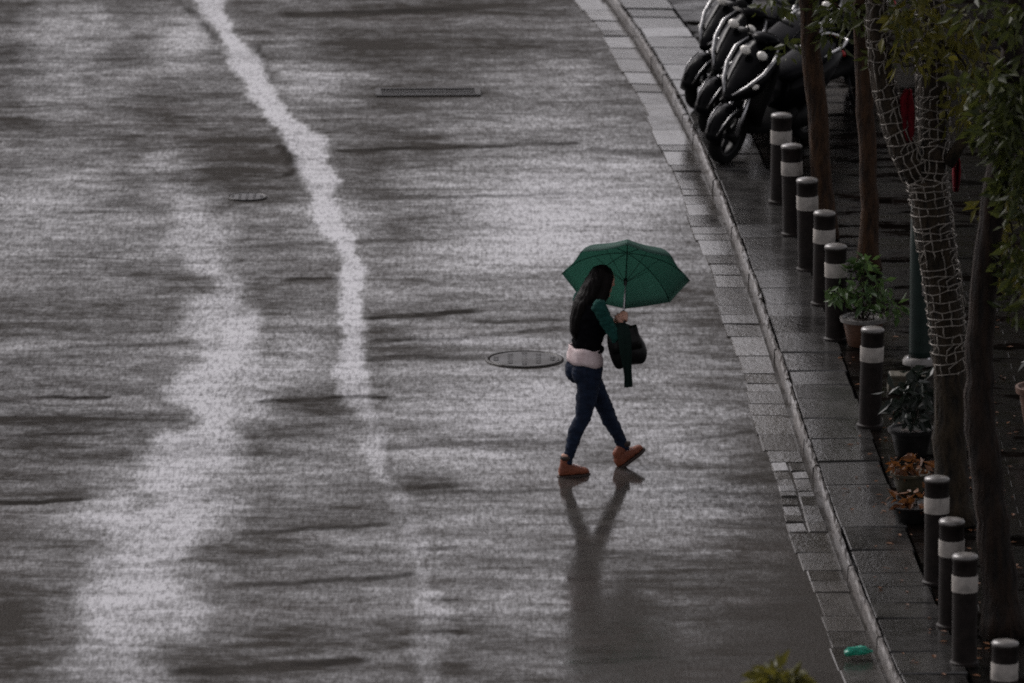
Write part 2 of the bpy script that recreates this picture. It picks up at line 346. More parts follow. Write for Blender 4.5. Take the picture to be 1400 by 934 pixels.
# turbid run-off carrying silt and bubbles, only in the deepest films
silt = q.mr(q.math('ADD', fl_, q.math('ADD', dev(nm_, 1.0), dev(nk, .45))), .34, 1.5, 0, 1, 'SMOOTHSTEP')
base = q.mix(q.mr(nf, .35, .68), (.0165, .0148, .013), (.055, .050, .0455))
base = q.mix(q.math('MULTIPLY', q.mr(nb, .5, .75), .4), base, (.045, .034, .029))
base = q.mix(q.math('MULTIPLY', wet, .6), base, (.0145, .0126, .0108))   # soaked asphalt is darker than drained
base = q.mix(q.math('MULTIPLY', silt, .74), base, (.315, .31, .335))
base = q.mix(q.math('MULTIPLY', crk, .8), base, (.008, .007, .006))
q.link(base, b.inputs['Base Color'])
b.inputs['Roughness'].default_value = .8; b.inputs['Specular IOR Level'].default_value = .02
h = q.math('ADD', q.math('MULTIPLY', q.math('MULTIPLY', nf, q.mr(wet, 0, 1, 1, .3)), .5), q.math('MULTIPLY', ng, .35))
h = q.math('ADD', h, q.math('MULTIPLY', ns, .5)); h = q.math('ADD', h, q.math('MULTIPLY', nk, .3))
h = q.math('SUBTRACT', h, q.math('MULTIPLY', crk, .8))
nrm = q.bump(h, .15, .005)
q.link(nrm, b.inputs['Normal'])
cov = q.math('MULTIPLY', q.math('POWER', wet, 1.25), q.mr(speck, 0, 1, .34, 1.6))
cov = q.math('MULTIPLY', cov, 1.0, clamp=True)
fr = q.n('ShaderNodeFresnel', {'IOR': 1.85, 'Normal': nrm}).outputs[0]
gl = q.n('ShaderNodeBsdfGlossy', {'Color': (1, 1, 1, 1), 'Roughness': q.math('ADD', q.mr(wet, .1, .65, .22, .05), q.math('MULTIPLY', silt, .12)), 'Normal': nrm})
mx = q.n('ShaderNodeMixShader', {0: q.math('MULTIPLY', fr, cov), 1: b.outputs[0], 2: gl.outputs[0]})
q.link(mx.outputs[0], [n_ for n_ in nt.nodes if n_.type == 'OUTPUT_MATERIAL'][0].inputs[0])
me.materials.append(m)

# ------------------------------------------------------------------ gutter, kerb, kerb slabs, pavement
def slab(mb, y0, y1, a0, a1, top, th, tilt=0.0, tilt2=0.0, gap=.006, shift=0):
    """one stone between two offsets from the kerb line, slightly rounded at the edges"""
    e = .008; vs = []
    def pt(y, a, z): return (Kf(y) + a + shift, y, z)
    ya, yb, aa, ab = y0 + gap, y1 - gap, a0 + gap, a1 - gap
    lo = top - th
    zz = lambda y, a: top + tilt * ((a - a0) / (a1 - a0) - .5) + tilt2 * ((y - y0) / (y1 - y0) - .5)
    c = [(ya, aa), (ya, ab), (yb, ab), (yb, aa)]
    for y, a in c: vs.append(pt(y, a, lo))
    for y, a in c: vs.append(pt(y, a, zz(y, a) - e))
    ci = [(ya + e, aa + e), (ya + e, ab - e), (yb - e, ab - e), (yb - e, aa + e)]
    for y, a in ci: vs.append(pt(y, a, zz(y, a)))
    fs = [(8, 9, 10, 11)] + [(i, (i + 1) % 4, 4 + (i + 1) % 4, 4 + i) for i in range(4)] + [(4 + i, 4 + (i + 1) % 4, 8 + (i + 1) % 4, 8 + i) for i in range(4)]
    mb.add(vs, fs)

def stone_mat(name, c1, c2, r1, r2, s1=.35, s2=.7):
    m, nt, b = new_mat(name); q = G(nt)
    isl = q.n('ShaderNodeNewGeometry').outputs['Random Per Island']
    isl2 = q.n('ShaderNodeTexWhiteNoise', {'W': isl}, noise_dimensions='1D').outputs[0]
    n1 = q.noise(q.coord(), 5, 6, .6); n2 = q.noise(q.coord(), 60, 3, .7)
    f = q.math('ADD', q.math('MULTIPLY', isl, .5), q.math('MULTIPLY', q.mr(n1, .3, .7), .5))
    col = q.mix(f, c1, c2)
    col = q.mix(q.math('MULTIPLY', q.mr(n2, .45, .7), .5), col, tuple(x * .4 for x in c1))
    q.link(col, b.inputs['Base Color'])
    wt = q.math('ADD', q.math('MULTIPLY', isl2, .6), q.math('MULTIPLY', q.mr(n1, .35, .65), .4))
    q.link(q.mr(wt, 0, 1, r1, r2), b.inputs['Roughness'])
    q.link(q.mr(wt, 0, 1, s2, s1), b.inputs['Specular IOR Level'])
    hh = q.math('ADD', q.math('MULTIPLY', n1, 1.0), q.math('MULTIPLY', n2, .35))
    n3 = q.noise(q.coord((1, .4, 1)), 22, 4, .75); hh = q.math('ADD', hh, q.math('MULTIPLY', n3, .8))
    q.link(q.bump(hh, .35, .006), b.inputs['Normal'])
    return m
M['granite'] = stone_mat('wet_granite', (.008, .0075, .007), (.062, .060, .058), .05, .24, .05, .85)
M['gutter'] = stone_mat('gutter_stone', (.013, .0115, .010), (.075, .069, .063), .05, .24, .1, .9)
M['kerbstone'] = stone_mat('kerb_stone', (.03, .027, .025), (.11, .10, .093), .2, .5, .1, .5)

gut = MB(); y = 40.0
while y < 130:
    py = project(np.array([Kf(y)]), np.array([y]))[1][0]
    rough_zone = 640 < py < 735
    L = random.uniform(.25, .7) if not rough_zone else random.uniform(.14, .34)
    wv = .27 + .02 * math.sin(y * 1.7)
    if rough_zone:
        n = 2
        for k in range(n):
            a0 = -wv + (wv + .008) * k / n; slab(gut, y + random.uniform(-.03, .03), y + L, a0, a0 + wv / n, .009 + random.uniform(-.004, .005), .1, random.uniform(-.006, .006), random.uniform(-.008, .008), .005)
    else:
        slab(gut, y, y + L, -wv, .01, .008 + random.uniform(-.004, .004), .1, random.uniform(-.006, .004) - .002, random.uniform(-.008, .008), random.choice((.004, .006, .014)))
    y += L
tag(gut.build('gutter', M['gutter'], smooth=False), kind='structure')
kb = MB(); y = 40.0
while y < 130:
    L = random.uniform(.85, 1.1); a, bb = y + .008, y + L - .008
    prof = [(0.018, -.05), (.022, .085), (.028, .100), (.04, .104), (.058, .102), (.062, .08), (.062, -.05)]
    rs = []
    jx = random.uniform(-.007, .007); jz = random.uniform(-.006, .004)
    for yy in np.linspace(a, bb, 11): rs.append([V((Kf(yy) + px + jx + random.uniform(-.004, .004), yy, pz + jz + (random.uniform(-.006, .002) if pz > .05 else 0))) for px, pz in prof])
    kb.rings(rs, True, True); y += L
tag(kb.build('kerb', M['kerbstone'], smooth=False), kind='structure')
ks = MB(); y = 40.0
while y < 130:
    L = random.uniform(.42, .8)
    slab(ks, y, y + L, .068, .53 + .012 * math.sin(y * 2), PAV + random.uniform(-.005, .004), .1, random.uniform(-.01, .01), random.uniform(-.012, .012), random.choice((.003, .005, .012)))
    y += L
tag(ks.build('kerb_paving', M['granite'], smooth=False), kind='structure')
pv = MB(); yy = list(np.concatenate([[-60, 0, 30], np.arange(40, 130, 2.5), [140, 160, 200, 300]]))
pv.rings([[V((Kf(t_) + .535, t_, PAV - .003)), V((Kf(t_) + 4, t_, PAV - .003)), V((Kf(t_) + 60, t_, PAV - .003))] for t_ in yy], False, False)
pv.rings([[V((Kf(t_) + .535, t_, -.05)), V((Kf(t_) + .535, t_, PAV - .003))] for t_ in yy], False, False)
pave = tag(pv.build('pavement', None or M['granite'], smooth=False), kind='structure')
m, nt, b = new_mat('wet_pavers'); q = G(nt)
vb = q.coord()
br = q.n('ShaderNodeTexBrick', {'Vector': vb, 'Color1': (.0016, .0011, .0009, 1), 'Color2': (.004, .0028, .0023, 1), 'Mortar': (.006, .005, .0045, 1), 'Scale': 1.0, 'Mortar Size': .012, 'Mortar Smooth': .2, 'Bias': 0.0, 'Brick Width': .42, 'Row Height': .21}, offset=.5)  # paver colours set below real paving, holding part of the canopy shade
n1 = q.noise(vb, 1.6, 5, .6); n2 = q.noise(vb, 45, 3, .7); n3 = q.noise(q.coord((.4, 1, 1)), 4, 5, .6)
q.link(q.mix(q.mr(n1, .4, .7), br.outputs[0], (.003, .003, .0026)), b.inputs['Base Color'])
q.link(q.mr(n3, .35, .65, .12, .34), b.inputs['Roughness']); q.link(q.mr(n3, .34, .58, .12, .0), b.inputs['Specular IOR Level'])
hh = q.math('SUBTRACT', q.math('ADD', q.math('MULTIPLY', n2, .3), n3), q.math('MULTIPLY', br.outputs['Fac'], 1.0))
q.link(q.bump(hh, .5, .006), b.inputs['Normal'])
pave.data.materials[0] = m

# ------------------------------------------------------------------ manholes, grating, litter
def manhole(px, py, r, label, rectangular=False):
    c = g(px, py); c.z = 0
    e = empty('manhole_cover', c, 0, label, 'manhole cover')
    mb = MB(); mb.lathe([(r * 1.12, -.03), (r * 1.12, .007), (r * 1.09, .012), (r * 1.02, .012), (r * 1.0, .004)], n=40); mb.build('frame_ring', M['iron'], e)
    mb = MB(); mb.lathe([(r * .985, -.03), (r * .985, .006), (r * .97, .009), (r * .2, .012)], n=40)
    for i in range(-4, 5, 2):
        for j in range(-4, 5):
            if math.hypot(i, j) < 4.3: mb.box((i * r * .2, j * r * .2, .012), (r * .11, r * .11, .002), rot=.78)
    mb.build('lid', M['lid'], e, smooth=False)
manhole(717, 492, .27, 'round iron manhole cover in the road beside the walking woman')
manhole(338, 270, .15, 'small round iron cover left of the pale winding stream of water')
c = g(585, 127); e = empty('drain_grate', c, R(2), 'long iron drain grate in the far part of the road', 'drain grate')
mb = MB()
for sx, sy, dx, dy in ((0, .16, .92, .04), (0, -.16, .92, .04), (.44, 0, .05, .27), (-.44, 0, .05, .27)): mb.box((sx, sy, .004), (dx, dy, .02))
mb.build('frame', M['iron'], e, smooth=False)
mb = MB()
for i in range(6): mb.box((0, -.115 + i * .046, .002 + .002 * math.sin(i * 2.3)), (.83, .022, .010))
mb.build('bars', M['iron'], e, smooth=False)
c = g(1172, 902); c.z = .02
mb = MB()
pth = [(-.085, -.03, .03), (-.06, -.02, .035), (-.02, -.005, .04), (.03, .01, .04), (.06, .02, .035), (.085, .03, .032), (.1, .034, .03)]
rs = []
for i, (p, r_) in enumerate(zip(pth, (.03, .05, .042, .05, .045, .02, .016))):
    rs.append([V(p) + V((random.uniform(-.006, .006), .9 * r_ * math.cos(a) + random.uniform(-.006, .006), .62 * r_ * math.sin(a) + random.uniform(-.004, .008))) for a in np.linspace(0, math.tau, 12, endpoint=False)])
mb.rings(rs)
o = mb.build('crushed_bottle', M['plasticgreen'], smooth=False); o.location = c; tag(o, 'crushed green plastic bottle lying in the gutter against the kerb', 'bottle')

# ------------------------------------------------------------------ bollards
def make_bollard():
    e = empty('bollard', (0, 0, 0))
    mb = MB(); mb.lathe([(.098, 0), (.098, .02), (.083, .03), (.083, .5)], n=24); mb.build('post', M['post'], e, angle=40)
    mb = MB(); mb.lathe([(.0865, .5), (.0875, .504), (.0875, .606), (.0865, .61)], n=24); mb.build('band', M['band'], e, angle=40)
    mb = MB(); mb.lathe([(.083, .61), (.083, .70), (.086, .705), (.086, .73), (.08, .742), (.05, .75), (.01, .752)], n=24); mb.build('cap', M['post'], e, angle=40)
    mb = MB(); mb.lathe([(.0872, .722), (.0872, .734), (.08, .7455), (.05, .7535), (.01, .7555)], n=24); mb.build('cap_plate', M['cap'], e)
    return e
BP = [(1067, 155, 'dark brown bollard with pale band, farthest one, beside the scooters'), (1085, 197, 'dark bollard with pale band, second from the far end of the row'),
      (1106, 243, 'dark bollard with pale band, third from the far end of the row'), (1126, 288, 'dark bollard with pale band, fourth from the far end of the row'),
      (1144, 334, 'dark bollard with pale band just behind the green potted plant'), (1190, 447, 'dark bollard with pale band in front of the green potted plant'),
      (1281, 652, 'dark bollard with pale band beside the foot of the lit tree'), (1301, 708, 'dark bollard with pale band next nearer than the one at the lit tree'),
      (1320, 757, 'dark bollard with chipped pale band, second from the near end'), (1372, 876, 'dark bollard in the near corner cut by the picture edge')]
b0 = make_bollard()
for i, (px, py, lb) in enumerate(BP):
    o = b0 if i == 0 else copy_tree(b0)
    p = g(px, py, PAV + .75); o.location = (p.x, p.y, PAV - .003); o.rotation_euler = (random.uniform(-.03, .03), random.uniform(-.03, .03), random.uniform(0, 6))
    tag(o, lb, 'bollard', 'bollards along the pavement edge')

# ------------------------------------------------------------------ leaves and trees
def leaf(mb, p, d, L, Wd, n):
    d = d.normalized(); s_ = d.cross(n)
    if s_.length < 1e-4: return
    s_.normalize(); nn = s_.cross(d)
    a = p; m1 = p + d * L * .45 + nn * L * .05; t_ = p + d * L - nn * L * .06
    o = len(mb.v)
    mb.v += [tuple(a), tuple(m1 + s_ * Wd * .5), tuple(t_), tuple(m1 - s_ * Wd * .5)]
    mb.f += [(o, o + 1, o + 2), (o, o + 2, o + 3)]
def rv(s_=1.0): return V((random.gauss(0, s_), random.gauss(0, s_), random.gauss(0, s_)))
def leaf_clump(mb, c, r, n, L=(.06, .11), droop=.5, asp=.4):
    c = V(c)
    for _ in range(n):
        u = rv(); u = u.normalized() * (random.random() ** .4) * r
        p = c + V((u.x, u.y, u.z * .75)); d = V((u.x, u.y, u.z * .3)) / max(r, .01) + rv(.5) + V((0, 0, -droop))
        l = random.uniform(*L); leaf(mb, p, d, l, l * asp, rv())
def limb(mb, a, bb, r0, r1, sag=.0, wob=.04, n=6, seg=7):
    a, bb = V(a), V(bb); pts = []
    for i in range(seg):
        t_ = i / (seg - 1); p = a.lerp(bb, t_) + V((0, 0, sag * math.sin(math.pi * t_)))
        if 0 < i < seg - 1: p += rv(wob)
        pts.append(p)
    mb.tube(pts, [r0 + (r1 - r0) * i / (seg - 1) for i in range(seg)], n); return pts
def crown(tr, cr, top, rtop, centre, size, nl, ncl, nleaf, L=(.07, .12)):
    """limbs from the trunk top into an uneven cloud of leaf clumps"""
    top = V(top); ends = []
    for i in range(nl):
        a = i / nl * math.tau + random.uniform(-.4, .4)
        e_ = V(centre) + V((size[0] * .7 * math.cos(a), size[1] * .7 * math.sin(a), random.uniform(-.3, .6) * size[2]))
        pts = limb(tr, top, e_, rtop * .6, .012, .25, .06); ends += pts[3:]
        for k in range(3):
            s0 = random.choice(pts[2:]); e2 = s0 + V((random.uniform(-.6, .6) * size[0], random.uniform(-.6, .6) * size[1], random.uniform(-.2, .5) * size[2]))
            ends += limb(tr, s0, e2, .014, .005, .05, .03, 4, 5)[2:]
    for i in range(ncl):
        if i < len(ends): c = ends[i] + rv(.12)
        else:
            u = rv().normalized() * random.uniform(.5, 1) ; c = V(centre) + V((u.x * size[0], u.y * size[1], u.z * size[2]))
        leaf_clump(cr, c, random.uniform(.18, .42), nleaf, L)

def tree(name, base, path, radii, bark, leafm, label, crowns, nl=6, ncl=60, nleaf=40, clumps=(), twigs=(), group='street trees along the pavement', seg=14, extra=()):
    e = empty(name, base, 0, label, 'tree', group)
    tr = MB(); P = []; RR = []
    for i in range(len(path) - 1):
        for k in range(4):
            t_ = k / 4; P.append(V(path[i]).lerp(V(path[i + 1]), t_) + rv(.006)); RR.append((radii[i] * (1 - t_) + radii[i + 1] * t_) * random.uniform(.95, 1.06))
    P.append(V(path[-1])); RR.append(radii[-1])
    RR[0] *= 1.35; RR[1] *= 1.12
    tr.tube(P, RR, seg)
    for pp, rr in extra: tr.tube(pp, rr, 10)
    cr = MB()
    for (top, rt, cen, size) in crowns: crown(tr, cr, top, rt, cen, size, nl, ncl, nleaf)
    for a, bb, r0 in twigs: limb(tr, a, bb, r0, .006, .04, .02, 5)
    for c, r_, n in clumps: leaf_clump(cr, c, r_, n, (.07, .15))
    tr.build('trunk', bark, e, off=base)
    cr.build('crown', leafm, e, smooth=False, off=base)
    return e

# slim tree by the scooters
bA = g(1128, 325, PAV); yA = bA.y
tree('street_tree', bA, [bA, w(1120, 180, yA), w(1108, 60, yA), w(1102, -30, yA), w(1095, -130, yA)], [.085, .082, .078, .075, .06], M['barkA'], M['leaf'],
     'slim brown street tree beside the parked scooters and farthest bollards', [(w(1095, -130, yA), .07, w(1010, -400, yA + 1.2), (1.5, 2.2, 1.0)), (w(1095, -130, yA), .07, w(1200, -430, yA + .8), (1.6, 2.2, 1.0))], 7, 85, 60,
     clumps=[(w(1150, 5, yA - .3), .25, 80), (w(1080, 70, yA + .2), .14, 20), (w(1140, 45, yA - .2), .18, 36), (w(1060, 5, yA + .2), .2, 30)], twigs=[(w(1102, -20, yA), w(1160, 25, yA - .3), .015)])
bB = g(1190, 372, PAV); yB = bB.y
tree('street_tree', bB, [bB, w(1188, 250, yB), w(1182, 120, yB), w(1178, 0, yB), w(1180, -120, yB)], [.078, .072, .07, .07, .06], M['barkA'], M['leaf'],
     'slim brown street tree behind the potted plant, left of the lit tree', [(w(1180, -120, yB), .06, w(1080, -340, yB + .5), (1.6, 1.8, .95)), (w(1180, -120, yB), .06, w(1330, -380, yB + .3), (1.7, 1.9, .9))], 7, 85, 60,
     clumps=[(w(1210, 15, yB - .3), .27, 100), (w(1245, 30, yB - .1), .22, 50), (w(1200, 75, yB - .2), .14, 26), (w(1160, 20, yB - .2), .18, 40)], twigs=[(w(1180, -30, yB), w(1240, 30, yB - .2), .015)])
# tree wound with fairy lights
bC = g(1302, 718, PAV); yC = bC.y
pathC = [bC, w(1298, 600, yC), w(1300, 490, yC), w(1290, 400, yC), w(1277, 310, yC), w(1268, 245, yC)]
radC = [.125, .115, .112, .118, .125, .13]
LF = [w(1264, 255, yC), w(1240, 215, yC), w(1222, 165, yC), w(1207, 110, yC), w(1200, 40, yC), w(1196, -60, yC)]
RF = [w(1272, 250, yC), w(1276, 190, yC + .1), w(1275, 110, yC + .15), w(1272, 40, yC + .2), w(1270, -60, yC + .2)]
BR = [w(1295, 225, yC), w(1318, 190, yC), w(1345, 160, yC - .1), w(1370, 120, yC - .1)]
tree('street_tree', bC, pathC, radC, M['barkB'], M['leafy'], 'forked street tree wound with pale fairy lights', [(w(1196, -60, yC), .06, w(1130, -330, yC + .6), (1.7, 1.6, .9)), (w(1270, -60, yC + .2), .06, w(1300, -350, yC + .4), (1.5, 1.5, .9)), (w(1270, -60, yC + .2), .06, w(1480, -400, yC), (1.8, 1.8, .9))], 6, 75, 60,
     clumps=[(w(1240, 40, yC - .3), .22, 50), (w(1258, 85, yC - .2), .13, 18), (w(1225, 80, yC - .2), .11, 10), (w(1290, 70, yC + .2), .2, 30), (w(1320, 120, yC), .25, 80), (w(1300, 50, yC), .24, 60), (w(1335, 60, yC - .1), .24, 50), (w(1250, 10, yC - .2), .25, 80), (w(1310, 165, yC), .14, 26)],
     twigs=[(w(1275, 60, yC), w(1330, 110, yC), .012), (w(1205, 60, yC), w(1245, 90, yC - .2), .012)],
     extra=[(LF, [.09, .085, .08, .075, .07, .06]), (RF, [.1, .1, .095, .09, .08]), (BR, [.05, .04, .032, .02])])
# near dark tree
bD = g(1376, 868, PAV); yD = bD.y
tree('street_tree', bD, [bD, w(1362, 760, yD), w(1350, 660, yD), w(1340, 560, yD), w(1338, 470, yD), w(1350, 340, yD), w(1368, 210, yD), w(1382, 90, yD), w(1388, -40, yD)], [.13, .115, .105, .1, .095, .088, .08, .075, .06], M['barkD'], M['leaf'],
     'dark leaning street tree nearest the viewer at the right edge', [(w(1388, -40, yD), .06, w(1480, -330, yD + .4), (1.6, 1.8, .9)), (w(1388, -40, yD), .06, w(1300, -480, yD - .4), (1.6, 1.8, .9))], 6, 75, 60,
     clumps=[(w(1340, 15, yD - .2), .22, 60), (w(1395, 30, yD - .3), .22, 70), (w(1352, 110, yD - .1), .2, 80), (w(1385, 250, yD - .2), .16, 60), (w(1400, 260, yD - .2), .2, 90), (w(1398, 120, yD - .2), .26, 140), (w(1400, 370, yD - .2), .2, 80), (w(1385, 140, yD - .2), .2, 90), (w(1360, 180, yD - .2), .17, 80), (w(1392, 210, yD - .2), .2, 110), (w(1375, 170, yD - .3), .2, 110), (w(1340, 160, yD - .1), .12, 16), (w(1395, 300, yD - .2), .14, 26), (w(1388, 345, yD - .2), .12, 24), (w(1393, 420, yD - .2), .13, 30)],
     twigs=[(w(1382, 90, yD), w(1345, 40, yD - .1), .02), (w(1382, 90, yD), w(1340, 100, yD - .1), .014), (w(1380, 100, yD), w(1395, 190, yD - .2), .014), (w(1368, 210, yD), w(1395, 310, yD - .2), .012), (w(1350, 330, yD), w(1392, 410, yD - .2), .012)])
# yellow-leaved sprays at the right edge belong to a young tree beside it
bY = V((w(1440, 600, yD + 2.2).x, yD + 2.2, PAV))
tree('young_tree', bY, [bY, bY + V((-.02, 0, .9)), bY + V((-.03, 0, 1.9)), bY + V((0, 0, 2.6))], [.04, .034, .028, .012], M['barkB'], M['leafy'],
     'young street tree with yellowish leaves reaching in at the right edge', [], clumps=[(w(1372, 240, yD + 2), .12, 26), (w(1360, 285, yD + 2), .13, 30), (w(1390, 262, yD + 2), .14, 34), (w(1378, 330, yD + 2.1), .11, 22), (w(1388, 380, yD + 2), .13, 36), (w(1370, 375, yD + 2), .07, 12), (bY + V((0, 0, 2.5)), .4, 200), (bY + V((.1, .1, 2)), .4, 150)],
     twigs=[(bY + V((-.02, 0, 1.6)), w(1365, 285, yD + 2), .014), (bY + V((-.02, 0, 1.3)), w(1375, 380, yD + 2), .012), (bY + V((-.02, 0, 1.9)), w(1372, 240, yD + 2), .012)], group=None)
# a small yellow-green tree below, only its tip in view
bT = V((g(1066, 905, 2.6).x * .86, 50.5, 0)); bT.x = w(1066, 928, 50.5).x
tipz = w(1066, 912, 50.5).z
tree('small_tree', bT, [bT, bT + V((.02, 0, 1)), bT + V((0, 0, tipz - .2))], [.04, .03, .01], M['barkB'], M['leafy'], 'yellow green leafy tip of a small tree at the bottom edge', [],
     clumps=[(w(1066, 938, 50.5), .15, 420), (bT + V((.15, .1, tipz - .45)), .3, 200), (bT + V((-.17, .1, tipz - .5)), .3, 200), (bT + V((0, 0, tipz - .9)), .5, 300)], group=None)
# trees and a building farther along the bend, mirrored in the wet ground
for i, (x, yv, s_) in enumerate([(5.0, 87, 1.0), (4.9, 95, 1.1), (4.8, 103, 1.2)]):
    p = V((x, yv, PAV))
    tree('street_tree', p, [p, p + V((.05, 0, 1.4)), p + V((0, 0, 2.6))], [.11, .09, .08], M['barkA'], M['leaf'], 'street tree farther along the bend, beyond the scooters', [(p + V((0, 0, 2.6)), .08, p + V((0, 0, 4.6 * s_)), (1.9 * s_, 2.4 * s_, 1.8 * s_))], 8, 110, 55)

def building(loc, L, D, H, ry, label, floors, bays):
    e = empty('building', loc, ry, label, 'building')
    mb = MB(); mb.box((0, D / 2, H / 2), (L, D, H)); mb.build('wall', M['facade'], e, smooth=False)
    mb = MB(); mb.box((0, D / 2, H + .2), (L + .5, D + .5, .4)); mb.build('roof', M['frame'], e, smooth=False)
    for f in range(floors):
        for k in range(bays):
            cx = -L / 2 + (k + .5) * L / bays; z = (f + .55) * H / floors; ww, hh_ = L / bays * .55, H / floors * .5
            mb = MB(); 
            for sx, sz, dx, dz in ((0, hh_ / 2, ww + .16, .1), (0, -hh_ / 2, ww + .16, .1), (ww / 2, 0, .1, hh_ - .1), (-ww / 2, 0, .1, hh_ - .1)): mb.box((cx + sx, -.04, z + sz), (dx, .12, dz))
            fo = mb.build('window', M['frame'], e, smooth=False)
            mb = MB(); mb.box((cx, -.012, z), (ww - .1, .03, hh_ - .1)); mb.build('pane', M['glass'], fo, smooth=False)
building((14.3, 114, PAV), 20, 10, 24, R(6), 'brown rendered street building closing the bend beyond the trees', 5, 6)

building((-26, 196, 0), 26, 14, 18.2, R(-4), 'unseen building added far down the road on the left to dim the reflection', 5, 7)  # this and the next building are added unseen, darkening the far road's reflection
building((-2.5, 200, 0), 18, 14, 16.9, R(2), 'unseen building added across the far end of the road to dim the reflection', 5, 5)
lp = MB(); yl = [-60, 0, 40, 60, 80, 100, 130, 200]
def KL(t_): return -6.3 - .0008 * (t_ - 60) ** 2 * (1 if t_ > 60 else 0)
lp.rings([[V((KL(t_), t_, -.05)), V((KL(t_), t_, PAV)), V((KL(t_) - 12, t_, PAV))] for t_ in yl], False, False)
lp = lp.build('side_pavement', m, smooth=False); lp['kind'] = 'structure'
proto = None
for i, (x, yv, rz) in enumerate([(-7.3, 72, 0), (-7.5, 79, 2.1), (-7.9, 87, 4.0)]):  # unseen trees, added so their reflection darkens the road's left edge
    p = V((x, yv, PAV))
    if proto is None:
        proto = tree('street_tree', p, [p, p + V((.05, 0, 1.5)), p + V((0, 0, 2.8))], [.12, .1, .09], M['barkA'], M['leaf'], 'unseen tree added on the left pavement to darken the road reflection', [(p + V((0, 0, 2.8)), .08, p + V((.6, 0, 4.5)), (2.3, 2.8, 1.6))], 8, 120, 55, group='unseen trees added across the road')
    else:
        o = copy_tree(proto); o.location = p; o.rotation_euler.z = rz; tag(o, 'unseen tree added on the left pavement to darken the road reflection')

# ------------------------------------------------------------------ fairy lights
fl = MB()
def wrap(path, rad, step, r_w=.0042, skip=.12):
    P = [V(p) for p in path]; L = [0]
    for a, bb in zip(P[:-1], P[1:]): L.append(L[-1] + (bb - a).length)
    def at(s_):
        s_ = max(0, min(L[-1] - 1e-5, s_))
        for i in range(len(P) - 1):
            if L[i + 1] >= s_:
                t_ = (s_ - L[i]) / (L[i + 1] - L[i]); return P[i].lerp(P[i + 1], t_), (P[i + 1] - P[i]).normalized(), rad[i] * (1 - t_) + rad[i + 1] * t_
    s_ = 0.0; prev = None
    while s_ < L[-1]:
        p, t_, r = at(s_); u = t_.cross(V((0, 1, 0))).normalized(); b_ = t_.cross(u)
        tilt = random.uniform(-.02, .02); ring = []
        for k in range(15):
            a = k / 14 * math.tau; rr = r * random.uniform(1.05, 1.14)
            ring.append(p + u * rr * math.cos(a) + b_ * rr * math.sin(a) + t_ * (tilt * math.cos(a) + random.uniform(-.011, .011)))
        if random.random() > skip: fl.tube(ring, r_w, 4)
        if prev:
            for k in random.sample(range(14), 9):
                fl.tube([prev[k], (prev[k] + ring[k]) / 2 + rv(.006), ring[(k + random.choice((0, 0, 1))) % 14]], r_w, 4)
        for k in range(0, 14, 2): fl.ell(ring[k], (.008, .008, .011), 5, 4)
        prev = ring; s_ += step * random.uniform(.75, 1.25)
wrap([w(1303, 505, yC)] + pathC[2:], [.118, .118, .124, .131, .136], .062)
wrap(LF, [.1, .092, .086, .08, .076, .066], .085)
wrap(RF, [.112, .108, .103, .097, .088], .075)
fl.tube([w(1318, 500, yC - .14), w(1335, 486, yC - .13), w(1345, 478, yC - .1)], .004, 4)
o = fl.build('string_lights', M['wire'], off=bC); o.location = bC
tag(o, 'net of pale unlit fairy lights wound round the forked tree', 'string lights')

# red cloths hung on the tree
def banner(pts, wd_, label, Yv):
    mb = MB(); rows = []
    for i, (px, py) in enumerate(pts):
        c = w(px, py, Yv); row = []
        for k in range(7):
            t_ = k / 6 - .5; row.append(c + V((t_ * wd_[i], .03 * math.sin(k * 1.9 + i * .8), 0)))
        rows.append(row)
    mb.rings(rows, False, False)
    o = mb.build('hanging_cloth', M['red'], off=rows[0][3]); o.location = rows[0][3]
    md = o.modifiers.new('thick', 'SOLIDIFY'); md.thickness = .006
    tag(o, label, 'cloth', 'red cloths hung among the trees')
banner([(1242, 122), (1239, 135), (1240, 150), (1241, 165), (1242, 180), (1244, 194)], [.05, .09, .1, .09, .08, .03], 'long red cloth hanging between the two forks of the lit tree', yC - .05)
banner([(1307, 205), (1308, 222), (1308, 240), (1307, 262)], [.03, .05, .05, .03], 'short red cloth hanging right of the fork of the lit tree', yC + .35)

# ------------------------------------------------------------------ green post, pots with plants
c = g(1258, 497, PAV); e = empty('green_post', c, 0, 'dark green round post with pale base ring left of the lit tree', 'post')
mb = MB(); mb.lathe([(.088, .05), (.086, .1), (.084, .9), (.08, 1.25), (.07, 1.28), (.02, 1.3)], n=20); mb.build('shaft', M['greenpaint'], e)
mb = MB(); mb.lathe([(.135, 0), (.135, .03), (.12, .05), (.09, .055)], n=24); mb.build('base_ring', M['whitepaint'], e, angle=40)
for a in (2.2, 3.7, 5.3): 
    mb = MB(); mb.lathe([(.012, .03), (.012, .06), (.004, .066)], (.11 * math.cos(a), .11 * math.sin(a), 0), 8); mb.build('bolt', M['steel'], e)
mb = MB(); mb.box((.03, -.088, .62), (.05, .012, .16)); mb.build('plate', M['whitepaint'], e, bevel=.003)

